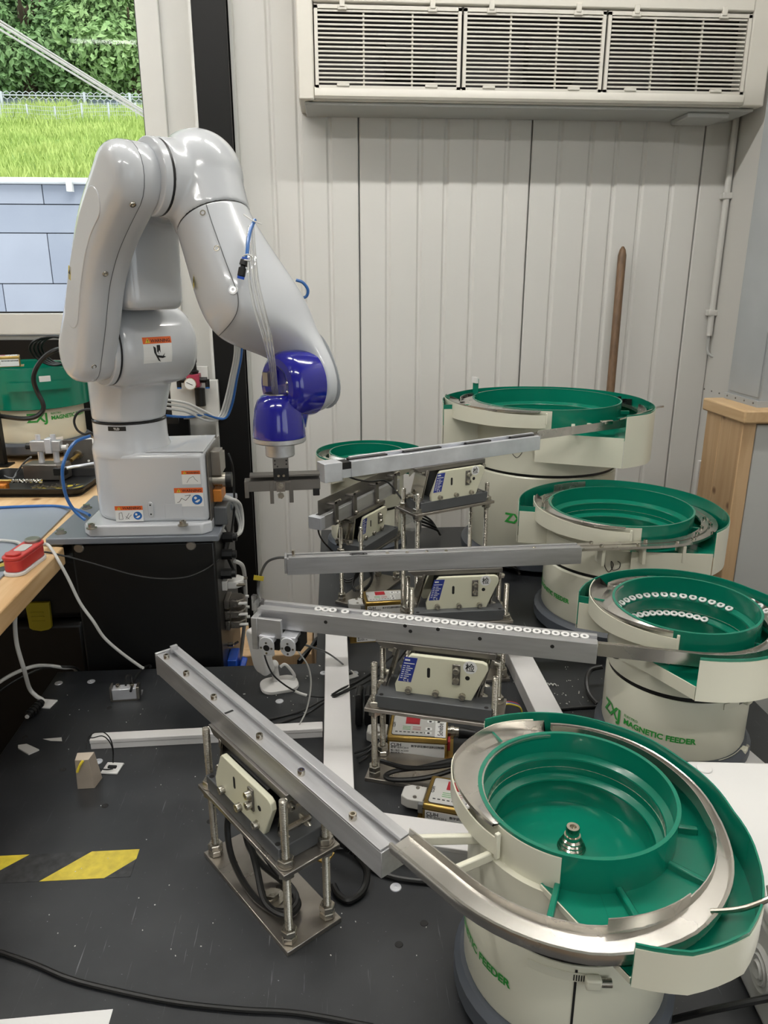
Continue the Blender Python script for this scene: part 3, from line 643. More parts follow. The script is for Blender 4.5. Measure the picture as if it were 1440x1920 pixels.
# bent wire finger on the outer wall
put('wire_finger', B().tube([(.244*math.cos(R(5)), .244*math.sin(R(5)), .318), (.243*math.cos(R(12)), .243*math.sin(R(12)), .333), (.236*math.cos(R(3)), .236*math.sin(R(3)), .326), (.214*math.cos(R(-4)), .214*math.sin(R(-4)), .305), (.19*math.cos(R(-9)), .19*math.sin(R(-9)), .29)], .0028), 'chrome', F1)
put('finger_bracket', B().box((.238*math.cos(R(3)), .238*math.sin(R(3)), .3158), (.03, .028, .003), R(30)), 'steel', F1, bevel=.001)
put('bracket_screw', screw_mesh('z'), None, F1, (.24*math.cos(R(3)), .24*math.sin(R(3)), .317))
wd, z = drum_hit((.285, .748), .128, 938, 1838); L_ = .282*.82
drum_text(F1, -54, .128, wd-math.degrees(.232*.8/.128), z-TZ, .8)
hose_clamp(F1, .128, drum_hit((.285, .748), .128, 1090, 1832)[1]-TZ, drum_hit((.285, .748), .128, 990, 1800)[0]+54, drum_hit((.285, .748), .128, 1110, 1832)[0]+54)
a = drum_hit((.285, .748), .128, 1078, 1850)[0]+54
put('drum_slit', polwall([(a-.6, .1282), (a+.6, .1282)], .056, .172, .0006, 1), 'interior_dark', F1)
F2 = feeder('bowl feeder with white plastic rings lying in its green bowl', (.664, 1.268), -17.5, .134, .312, .134,
    [(178, .196), (150, .184), (122, .176), (77, .170), (38, .168), (10, .184), (-30, .205), (-70, .222), (-92, .226)], (-128, .158, .012), .163, .165,
    [(-90, .163, -.03), (-50, .162, -.03), (-20, .162, -.03), (20, .158, -.028), (90, .152, -.024), (150, .15, -.016)], -106, [(155, .182), (180, .176), (205, .165), (232, .15), (258, .1385)], twist='l')
wd, z = drum_hit((.664, 1.268), .134, 1136, 1322); drum_text(F2, -17.5, .134, wd, z-TZ, .8)
for (x0, y0), (x1, y1) in (((1357, 1325), (1397, 1305)), ((1346, 1430), (1392, 1395))):
    a0, z0 = drum_hit((.664, 1.268), .134, x0, y0); a1, z1 = drum_hit((.664, 1.268), .134, x1-6, y1); hose_clamp(F2, .134, z0-TZ, a0+17.5, a1+17.5+6)
F3 = feeder('middle bowl feeder with flat steel run-out track and hex screws', (.75, 1.84), 2.1, .184, .335, .188,
    [(170, .262), (124, .255), (72, .255), (37, .248), (-13, .252), (-48, .270), (-60, .272)], (-104, .205, .004), .216, .19,
    [(-90, .216, -.03), (-50, .216, -.03), (-10, .225, -.03), (20, .228, -.028), (90, .215, -.02), (165, .205, -.012)], -97, [(152, .226), (175, .219), (217, .206), (255, .196)], twist='flat', zgap=.19, th=.06, skinh=.05)
F4 = feeder('largest bowl feeder at the back holding black plastic clips', (.70, 2.42), 26.9, .240, .53, .240,
    [(163, .352), (119, .305), (57, .275), (-5, .290), (-42, .315), (-80, .375), (-95, .372)], (-138, .262, .004), .31, .32,
    [(-90, .31, -.035), (-50, .305, -.03), (-5, .29, -.03), (60, .27, -.025), (150, .27, -.012)], -128, [(140, .335), (170, .320), (200, .300), (228, .268)], twist='l', zgap=.318, th=.07, skinh=.085, floor=.15)
F5 = feeder('small bowl feeder at the back left behind the bright rail', (.11, 2.47), 57.9, .126, .35, .125,
    [(170, .178), (120, .168), (60, .166), (0, .178), (-40, .19)], (-80, .15, .004), .168, .105,
    [(-90, .168, -.03), (0, .165, -.03), (90, .155, -.025), (150, .15, -.015)], -110, [(150, .165), (200, .155), (250, .14)], twist='l', zgap=.17)
put('side_bracket', B().lo((-.19, -.16, .25), (-.12, -.158, .285)), 'cream', F5)
wd, z = drum_hit((.75, 1.84), .188, 1062, 1130); drum_text(F3, 2.1, .188, wd-math.degrees(.24*.85/.188), z-TZ, .85)
wd, z = drum_hit((.70, 2.42), .240, 946, 975); drum_text(F4, 26.9, .240, wd, z-TZ, 1.0)
# hex screws on the flat track of feeder 3
for x, y in ((-.155, -.205), (-.14, -.23), (-.05, -.232), (-.02, -.204), (.05, -.222), (.10, -.205), (.13, -.165), (.17, -.165), (.165, -.12), (.2, -.1), (.21, -.05)):
    put('track_screw', screw_mesh('z', .0048, .006), None, F3, (x, y, .305))
for q in (.0, -.1, .1): put('track_bracket', B().lo((q-.004-.03, -.225, .255), (q+.004-.03, -.185, .297)).lo((q-.03-.004, -.205, .27), (q-.03+.012, -.2, .297)), 'cream', F3, bevel=.001)
put('steel_guide', polwall([(95, .208), (125, .212)], .325, .345, .0015), 'stainless', F3)
put('steel_guide', polwall([(150, .20), (178, .203)], .318, .342, .0015), 'stainless', F3)
put('sensor_tab', B().lo((-.1, .235, .5), (-.098, .265, .575)), 'green', F4); put('sensor_plate', B().lo((-.108, .235, .56), (-.1, .262, .58)), 'white_plastic', F4)
for q, rr in ((-70, .31), (-50, .32), (-100, .31)): put('track_clamp', B().box((rr*math.cos(R(q)), rr*math.sin(R(q))-.012, .505), (.04, .012, .012), R(q+90)), 'chrome', F4, bevel=.002)
put('guide_wire', B().tube([(-.02, -.335, .512), (.06, -.33, .52), (.14, -.31, .522), (.22, -.27, .52), (.27, -.25, .516)], .0035), 'chrome', F4)
# marker sketches on the drums
def sketch(t, c, r, ang, pts):
    v = []
    for x, y in pts:
        a, z = drum_hit(c, r, x, y); v.append(((r+.0008)*math.cos(R(a-ang)), (r+.0008)*math.sin(R(a-ang)), z-TZ))
    put('marker_sketch', B().tube(v, .0009, 5, 4), 'print_black', t)
sketch(F4, (.70, 2.42), .240, 26.9, [(961, 843), (962, 852), (970, 858), (979, 848), (977, 843), (968, 840), (964, 848), (974, 848)]); 
sketch(F3, (.75, 1.84), .188, 2.1, [(1133, 1046), (1134, 1062), (1142, 1072), (1150, 1060), (1146, 1052), (1148, 1068), (1160, 1066), (1163, 1056), (1158, 1052)])
sketch(F2, (.664, 1.268), .134, -17.5, [(1146, 1222), (1150, 1232), (1160, 1234), (1167, 1226), (1160, 1216), (1152, 1220), (1158, 1228)])
# white plastic rings
ring_me = cached('plastic_ring', lambda: B().lathe([(.0032, 0), (.0075, 0), (.0078, .0012), (.0075, .0026), (.0032, .0026), (.0030, .0013), (.0032, 0)], 18), 'white_plastic')
def ring(p, tilt, label, group, rz=0): return tag(put('plastic_ring', ring_me, None, None, p, (tilt, 0, rz)), label, 'ring', group)
rn = random.Random(3)
M2 = Matrix.Translation((.664, 1.268, TZ)) @ Matrix.Rotation(R(-17.5), 4, 'Z')
for k in range(24):
    q = -35+k*8.2; rr = interp([(-90, .163), (-20, .161), (20, .157), (90, .150), (150, .148), (170, .148)], q)
    ring(M2 @ Vector((rr*math.cos(R(q)), rr*math.sin(R(q)), .312-.024+.006)), .5, 'white plastic ring, %s along the outer track of the ring-filled feeder' % ORD(k+1), 'rings on the outer track', R(q-90-17.5))
for k in range(22):
    q = 40+k*8.6; ring(M2 @ Vector((.126*math.cos(R(q)), .126*math.sin(R(q)), .312-.0375)), .35, 'white plastic ring, %s from the right on the upper ledge inside the bowl' % ORD(k+1), 'rings on the upper ledge', R(q-90-17.5))
for k in range(13):
    q = 60+k*7.5; ring(M2 @ Vector((.114*math.cos(R(q)), .114*math.sin(R(q)), .312-.074)), .35, 'white plastic ring, %s from the right on the lower ledge inside the bowl' % ORD(k+1), 'rings on the lower ledge', R(q-90-17.5))
for k in range(9):
    q = -50-rn.random()*25; rr = .18+.03*rn.random(); ring(M2 @ Vector((rr*math.cos(R(q)), rr*math.sin(R(q)), .312-.065+.001+.0015*(k//3))), rn.uniform(-.1, .1), 'loose white plastic ring in the collecting trough of the feeder', 'rings in the trough')
M4 = Matrix.Translation((.70, 2.42, TZ)) @ Matrix.Rotation(R(26.9), 4, 'Z')
clip_me = cached('plastic_clip', lambda: B().lo((-.02, -.008, 0), (.02, .008, .006)).lo((-.02, -.008, .006), (-.012, .008, .02)).lo((.012, -.008, .006), (.02, .008, .016)).lo((-.006, -.004, .006), (.006, .004, .012)), 'part_black')
for k, q in enumerate((-20, -8, 12, 30, 95, 108, 120, 132, 144, 156)):
    rr = .29 if q < 60 else .272
    tag(put('plastic_clip', clip_me, None, None, M4 @ Vector((rr*math.cos(R(q)), rr*math.sin(R(q)), .53-.028)), (0, 0, R(q+117+rn.uniform(-20, 20)))), 'black plastic clip, %s along the track of the largest feeder' % ORD(k+1), 'clip', 'clips on the track')
for k in range(14):
    q = rn.random()*360; rr = .2*rn.random()**.5
    tag(put('plastic_clip', clip_me, None, None, M4 @ Vector((rr*math.cos(R(q)), rr*math.sin(R(q)), .53-.138+.012*(k % 3))), (rn.uniform(-.3, .3), rn.uniform(-.3, .3), rn.random()*6)), 'black plastic clip lying inside the bowl of the largest feeder', 'clip', 'clips in the bowl')
# ================================================================ LINEAR FEEDERS (stand, drive, rail)
def rod_mesh(L):
    def f():
        b = B(); n = 10; N = int(L/.0028); pr = [(0, 0)]
        for i in range(N): pr += [(.0052, L*i/N), (.0061, L*(i+.5)/N)]
        pr += [(.0052, L-.002), (.003, L), (0, L)]
        return b.lathe(pr, n)
    return cached('rod_%d' % int(L*1e4), f, 'zinc')
nut_me = cached('nut', lambda: B().lathe([(.005, 0), (.0105, .0), (.0118, .0012), (.0118, .009), (.0105, .0102), (.005, .0102)], 6), 'zinc')
wash_me = cached('washer', lambda: B().lathe([(.005, 0), (.0135, 0), (.0135, .0016), (.005, .0016)], 20), 'steel')
def linear(label, c, ang, zp, zrail, x0, x1, yo=0., rw=.038, rh=.038, blue=True, sticker=True, rodL=.24, cover=True, mrail='alu', screws=(), L=.25, holes=()):
    t = thing('linear_feeder', label, 'linear feeder', (c[0], c[1], TZ), R(ang), 'linear vibratory feeders'); hl = L/2
    put('base_plate', B().lo((-hl, -.047, 0), (hl, .047, .008)), 'steel', t, bevel=.001)
    put('upper_plate', B().lo((-hl, -.047, zp-.007), (hl, .047, zp)), 'steel', t, bevel=.001)
    for sx in (-1, 1):
        for sy in (-1, 1):
            r_ = put('threaded_rod', rod_mesh(rodL), None, t, (sx*(hl-.016), sy*.033, .004))
            for z in (.0045, .0155, zp-.0225, zp-.004+.0015):
                put('nut', nut_me, None, r_, (0, 0, z), (0, 0, random.random()))
            put('washer', wash_me, None, r_, (0, 0, zp-.0035)); put('washer', wash_me, None, r_, (0, 0, zp-.0125))
    # drive unit
    put('base_bar', B().lo((-.105, -.041, zp), (.105, .041, zp+.026)), 'grey_bar', t, bevel=.0015)
    for x, y in ((-.095, -.036), (.095, -.036)): put('bar_hole', B().cyl((x, y, zp+.026), (x, y, zp+.0264), .004, n=10), 'interior_dark', t)
    zb, zt = zp+.02, zrail-rh-.012; h = zt-zb; sh = .26*h
    X = lambda u, z: u+sh*(z-zb)/h
    pl = []
    for (u, v, r0) in ((-.074, 0, .007), (.072, 0, .004), (.072, 1, .012), (-.074, 1, .008)):
        pl.append((u, v, r0))
    P = [(-.074, zb+.02), (-.072, zb+.004), (-.067, zb), (.062, zb), (.066, zb+.004), (X(.072, zt), zt-.014), (X(.070, zt), zt-.004), (X(.062, zt), zt), (X(-.066, zt), zt), (X(-.071, zt), zt-.005)]
    Mx = Matrix(((1, 0, 0, 0), (0, 0, 1, 0), (0, 1, 0, 0), (0, 0, 0, 1)))
    core = put('magnet_core', B().prism([(-.055, zp+.026), (.05, zp+.026), (.065, zt), (-.04, zt)], -.03+yo, .03+yo, Mx), 'black', t)
    for s in (-1, 1):
        sp = put('side_plate', B().prism(P, s*.036-.0045+yo, s*.036+.0045+yo, Mx), 'cream_plate', t, bevel=.0015)
        if s > 0: continue
        yf = -.0405+yo
        for u in (-.048, .002, .05): put('plate_screw', screw_mesh('-y', .0062, .008, 'zinc'), None, sp, (u, yf, zb+.013))
        put('bracket', B().lo((.031, yf-.003, zb+h*.42), (.045, yf, zb+h*.9)), 'steel_dark', sp, bevel=.001)
        for v in (.55, .78): put('bracket_screw', screw_mesh('-y', .006, .008, 'zinc'), None, sp, (.038, yf-.003, zb+h*v))
        put('slot', B().prism([(p[0], p[1]) for p in rrect(.0055, .02, .0027, 4)], -.0004, .0004, Mx), 'interior_dark', sp, (-.012, yf, zb+h*.62))
        put('hole', B().cyl((.058, yf, zb+h*.6), (.058, yf-.0004, zb+h*.6), .0042, n=14), 'interior_dark', sp)
        if blue:
            q = [(-.068, zb+.34*h), (-.044, zb+.34*h), (-.044+.55*sh, zb+.94*h), (-.068+.55*sh, zb+.94*h)]
            lb = put('rating_label', B().prism(q, -.0006, 0, Mx), 'label_blue', sp, (0, yf, 0), label='blue printed rating label')
            def bar(u0, u1, v, w): 
                o = sh*.55*(v-.34)/.6; return [(-.068+o+.024*u0, zb+h*v), (-.068+o+.024*u1, zb+h*v), (-.068+o+.024*u1, zb+h*(v+w)), (-.068+o+.024*u0, zb+h*(v+w))]
            pb = B().prism(bar(.12, .5, .855, .04), -.0009, -.0006, Mx).prism(bar(.1, .9, .785, .02), -.0009, -.0006, Mx)
            for k in range(7): pb.prism(bar(.1, .28, .42+k*.05, .018), -.0009, -.0006, Mx); pb.prism(bar(.36, .6+.25*((k*7) % 3)/2, .42+k*.05, .018), -.0009, -.0006, Mx)
            put('printing', pb, 'label_white', lb, (0, 0, 0))
            w_, ww_ = text('C E', .007, .01); w_.xf(Matrix.Translation((-.058, 0, zb+.355*h)) @ Matrix.Rotation(pi/2, 4, 'X')); put('printing', w_.mesh('ce', 0), 'label_white', lb, (0, -.0009, 0))
        if sticker:
            ds = put('sticker', B().cyl((.062, 0, zb+h*.86), (.062, -.0006, zb+h*.86), .0125, n=24), 'label_white', sp, (0, yf, 0), label='round white sticker with a black character')
            w_, ww_ = text('检', .017, .012); w_.xf(Matrix.Translation((.062-ww_/2, -.0011, zb+h*.86-.0062)) @ Matrix.Rotation(pi/2, 4, 'X')); put('printing', w_.mesh('jian', 0), 'print_black', ds)
    for s, xe in ((-1, -.082), (1, .084)):       # leaf springs at both ends with clamp screws
        M = Matrix.Translation((xe+.02*s*0, yo, (zb+zt)/2)) @ Matrix.Rotation(math.atan(sh/h), 4, 'Y')
        for k in range(2): put('leaf_spring', B().box((k*.004*s, 0, 0), (.002, .05, h+.02)).xf(M), 'chrome', t)
        for v in (-1, 1):
            put('spring_clamp', B().box((.006*s, 0, v*(h*.44)), (.006, .054, .016)).xf(M), 'steel', t, bevel=.001)
            for y in (-.018, .018):
                q = M @ Vector((.009*s, y, v*(h*.44))); put('clamp_screw', screw_mesh('x' if s > 0 else '-x', .006, .009, 'zinc'), None, t, q, (0, math.atan(sh/h), 0))
    put('top_block', B().prism([(-.10, 0), (.105, 0), (.105, .012), (-.115, .012)], -.026+yo, .026+yo, Matrix(((1, 0, 0, 0), (0, 0, 1, 0), (0, 1, 0, zt), (0, 0, 0, 1)))), 'steel_dark', t, bevel=.001)
    # the rail
    w = rw/2; g = .0075
    prof = [(-w, -rh), (w, -rh), (w, 0), (g+.004, 0), (g+.004, -.006), (-g+.004, -.006), (-g+.004, 0), (-w, 0)]
    My = Matrix(((0, 0, 1, 0), (1, 0, 0, yo), (0, 1, 0, zrail), (0, 0, 0, 1)))
    rl = put('rail', B().prism(prof, x0, x1, My), mrail, t, bevel=.0006, seg=1)
    if cover: put('cover_plate', B().lo((x0+.004, yo-w, zrail), (x1-.002, yo-g+.003, zrail+.003)), mrail, rl, bevel=.0005)
    for k, x in enumerate(screws): put('rail_screw', screw_mesh('z', .005, .0075), None, rl, (x, yo-w*.62, zrail+(.003 if cover else 0)))
    for k, (x, zz) in enumerate(holes): put('rail_hole', B().cyl((x, yo-w-.0003, zrail-rh*zz), (x, yo-w+.0005, zrail-rh*zz), .0035, n=12), 'interior_dark', rl)
    return t, rl
L1, rl1 = linear('nearest linear feeder with screwed aluminium rail pointing to the robot', (-.1145, .946), -53.9, .139, .280, -.312, .298, blue=False, sticker=False, screws=(-.285, -.21, -.115, .02, .125, .235), rw=.042, rh=.036)
L2, rl2 = linear('linear feeder whose rail carries a row of white rings', (.178, 1.200), -17.5, .157, .310, -.345, .275, .022, cover=False, rw=.042, holes=[(x, .35) for x in (-.21, -.05, .075, .2)]+[(-.06, .1), (.0, .1)])
L3, rl3 = linear('linear feeder with long plain aluminium rail in the middle', (.275, 1.578), 2.1, .157, .310, -.385, .292, .018, cover=True, rw=.04)
L4, rl4 = linear('tall linear feeder with bright aluminium rail at the back', (.288, 1.856), 26.9, .345, .495, -.287, .30, 0, rodL=.39, mrail='alu_bright', cover=False, rw=.036)
L5, rl5 = linear('linear feeder with guarded rail running away to the back wall', (.10, 2.09), 57.9, .157, .300, -.225, .22, .03, cover=False, sticker=False, rw=.034)
# rail 1: outer side lip and end stop
put('side_lip', B().lo((-.312, .008, .28), (.298, .0215, .284)), 'alu', rl1, bevel=.0005); put('end_stop', B().lo((-.316, -.021, .242), (-.311, .021, .284)), 'alu', rl1, bevel=.001); put('end_pin', B().lo((-.308, .004, .28), (-.302, .016, .292)), 'alu', rl1)
put('rail_joint', B().lo((-.07, -.02, .2832), (-.066, -.006, .2836)), 'interior_dark', rl1)
# rings on rail 2
M2r = Matrix.Translation((.178, 1.200, TZ)) @ Matrix.Rotation(R(-17.5), 4, 'Z')
for k, x in enumerate((-.232, -.218, -.204, -.180)+tuple(-.138+.0163*k for k in range(25))):
    ring(M2r @ Vector((x, .022+.004, .310-.0012)), .12, 'white plastic ring, %s from the free end in the rail groove' % ORD(k+1), 'rings on the rail')
# rail 2: sensors at its free end
s2 = put('sensor_mount', B().lo((-.350, -.02, .235), (-.338, .045, .30)).lo((-.338, -.02, .262), (-.29, -.012, .30)), 'alu', rl2, bevel=.001)
for (cx, cy) in ((-.318, -.026), (-.278, -.02)):
    hd = put('sensor_bracket', B().prism([(p[0], p[1]) for p in rrect(.03, .038, .0145, 6)], -.002, .002, Matrix(((1, 0, 0, cx), (0, 0, 1, cy), (0, 1, 0, .248), (0, 0, 0, 1)))).lo((cx-.015, cy, .256), (cx+.015, cy+.03, .268)), 'alu_bright', rl2, bevel=.001)
    put('sensor_eye', B().cyl((cx, cy-.0025, .245), (cx, cy+.012, .245), .0062, n=16), 'black', hd)
    for a in range(4): put('sensor_pin', B().cyl((cx+.0105*math.cos(a*pi/2), cy-.0032, .245+.0105*math.sin(a*pi/2)), (cx+.0105*math.cos(a*pi/2), cy, .245+.0105*math.sin(a*pi/2)), .0022, n=8), 'chrome', hd)
    put('sensor_body', B().lo((cx-.012, cy+.012, .235), (cx+.02, cy+.05, .262)), 'black', hd)
put('end_fitting', B().lo((-.355, .005, .292), (-.343, .03, .318)).lo((-.36, .01, .3), (-.35, .02, .33)), 'acrylic', rl2)
# rail 3: screws along its top, cable stop
for x in (-.16, -.115, -.07, -.025, .18): put('rail_screw', screw_mesh('z', .004, .002), None, rl3, (x, .018-.012, .313))
put('end_plate', B().lo((-.391, .002, .274), (-.385, .036, .312)), 'alu', rl3, bevel=.001); put('end_screw', B().cyl((-.37, .01, .31), (-.37, .01, .326), .0035, n=10), 'chrome', rl3)
b = B()
b.tube([(-.225+.02*math.cos(a*.5), .006+.006*math.sin(a*.5), .3136) for a in range(13)], .0006, 4, 2).tube([(-.24, .006, .3136), (-.225, .008, .3136), (-.212, .004, .3136), (-.215, .009, .3136)], .0006, 4, 3)
put('marker_sketch', b, 'print_black', rl3)
# rail 4: end block, dark strips of queued parts, probe
put('end_block', B().lo((-.359, -.02, .452), (-.312, .02, .497)), 'alu_bright', rl4, bevel=.001); put('end_coupling', B().lo((-.312, -.016, .457), (-.287, .016, .488)), 'alu_bright', rl4)
put('black_insert', B().lo((-.312, -.0165, .478), (-.287, .0165, .494)), 'black', rl4)
for a, b_ in ((-.285, -.18), (-.13, -.02), (.06, .14), (.21, .29)): put('black_strip', B().lo((a, -.004, .4925), (b_, .012, .4985)), 'part_black', rl4)
put('top_strip', B().lo((-.277, .008, .495), (.298, .017, .500)), 'alu_bright', rl4, bevel=.0005)
# rail 5: raised guard and clamp brackets
put('guard_strip', B().lo((-.218, .035, .292), (.22, .037, .338)), 'steel_dark', rl5, bevel=.0005)
for x in (-.17, -.07, .06, .18):
    put('clamp_bracket', B().lo((x-.009, .006, .262), (x+.009, .0125, .322)).lo((x-.009, .006, .316), (x+.009, .04, .322)), 'steel_dark', rl5, bevel=.001)
    put('thumb_screw', B().cyl((x, .012, .325), (x, -.006, .335), .003, n=8), 'chrome', rl5); put('bracket_screw', screw_mesh('-y', .006, .01, 'zinc'), None, rl5, (x, .007, .27))
put('end_block', B().lo((-.245, .01, .266), (-.224, .05, .3)), 'alu_bright', rl5, bevel=.001)
# clear acrylic plate tied to the tall stand
t = thing('acrylic_plate', 'clear acrylic sensor plates tied to the rods of the tall stand', 'plate', AZ(768, 950, 1.05))
for k, (a, s) in enumerate(((35, .05), (60, .045), (15, .04))): put('plate', B().prism(rrect(s, s*1.3, .008), -.001, .001, Matrix.Translation((0, -.02+.006*k, .01-.025*k)) @ Matrix.Rotation(R(a), 4, 'Y') @ Matrix.Rotation(R(80), 4, 'X')), 'acrylic', t)
put('zip_tie', B().lathe([(.009, -.002), (.0105, -.002), (.0105, .002), (.009, .002)], 16), 'white_plastic', t)
# ================================================================ PEDESTAL AND ROBOT
PZ = 1.085
ped = thing('robot_pedestal', 'black steel pedestal box carrying the robot', 'pedestal', (-.45, 1.83, 0))
put('body', B().lo((-.165, -.15, 0), (.165, .19, PZ-.02)), 'black_satin', ped, bevel=.006)
put('top_plate', B().lo((-.215, -.165, PZ-.016), (.178, .20, PZ)), 'plate_reflection_grey', ped, bevel=.003)
for x, y in ((148, 1028), (358, 1023)):
    p = AY(x, y, 1.678); put('front_bolt', B().lathe([(0, .004), (.0095, .004), (.0115, .002), (.0115, 0)], 24).xf(Matrix.Rotation(pi/2, 4, 'X')), 'steel', ped, (p.x+.45, -.151, p.z))
for x, y in ((114, 1000), (163, 953)):
    p = AZ(x, y, PZ); b = B().cyl((0, 0, 0), (0, 0, .002), .013, n=18); b.hexa((0, 0, .002), .0095, .008); put('hex_bolt', b, 'zinc', ped, (p.x+.45, p.y-1.83, PZ))
J = Vector((-.48, 1.785, 1.09)); RA = R(-50)
rb = thing('industrial_robot', 'white six-axis robot arm with blue wrist and plate gripper', 'robot', J, RA)
Ru = Matrix.Rotation(-RA, 4, 'Z')
# base (stands square to the room)
pts = [(.185, -.095), (.185, .105), (0, .098)]+[(.0905*math.cos(R(q)), .0905*math.sin(R(q))+.002) for q in range(100, 261, 10)]+[(0, -.092)]
bo = B().prism(pts, .02, .186); base = put('base', bo, 'robot_white', rb, rot=(0, 0, -RA), bevel=.012, seg=3)
put('base_flange', B().prism([(x*1., y) for x, y in ((-.103, -.09), (-.085, -.115), (.17, -.115), (.19, -.095), (.19, .115), (-.085, .115), (-.103, .09))], -.005, .022), 'robot_white', base, bevel=.004)
put('collar', B().lathe([(.0905, .172), (.0905, .184), (.0885, .192), (.0855, .2), (.084, .212), (.0835, .249), (.06, .2505)], 48), 'robot_white', base)
put('top_sheet', B().prism([(.05, -.085), (.182, -.09), (.182, .1), (.05, .09)], .1862, .1885), 'robot_white', base, bevel=.001)
put('joint_seam', B().lathe([(.0825, .2485), (.0838, .2485), (.0838, .2525), (.0825, .2525)], 48), 'black', base)
put('bolt_pocket', B().lo((.085, -.0957, .03), (.125, -.0951, .066)), 'robot_white', base, bevel=.0003)
q = AY(224, 793, 1.70)-J; put('name_tag', polwall([(math.degrees(math.atan2(-.083, -.03)), .0838), (math.degrees(math.atan2(-.083, .012)), .0838)], .236, .246, .0006, 4), 'black', base)
tx, tw = text('TLD', .0075, .02); a0 = math.atan2(-.083, -.009)-tw/2/.0846; tx.v = [(.0849*math.cos(a0+x/.0849), .0849*math.sin(a0+x/.0849), .2382+y) for x, y, _ in tx.v]; put('printing', tx.mesh('tag_text', 0), 'label_white', base)
for x, y in ((172, 990), (343, 984)):
    p = AZ(x, y, 1.113)-J; b = B().cyl((0, 0, 0), (0, 0, .002), .012, n=18); b.lathe([(0, .006), (.004, .006), (.0045, .011), (.008, .011), (.008, .002)], 16); put('base_bolt', b, 'zinc', base, (p.x, p.y, .022))
p = AY(283, 955, 1.69)-J
put('cover_slot', B().prism(rrect(.012, .036, .0055), -.002, 0, Matrix(((1, 0, 0, 0), (0, 0, 1, 0), (0, 1, 0, 0), (0, 0, 0, 1)))), 'robot_white', base, (p.x, -.096, p.z), bevel=.0008)
for dz in (-.011, .011): put('cover_screw', B().cyl((p.x, -.098, p.z+dz), (p.x, -.0986, p.z+dz), .002, n=8), 'interior_dark', base)
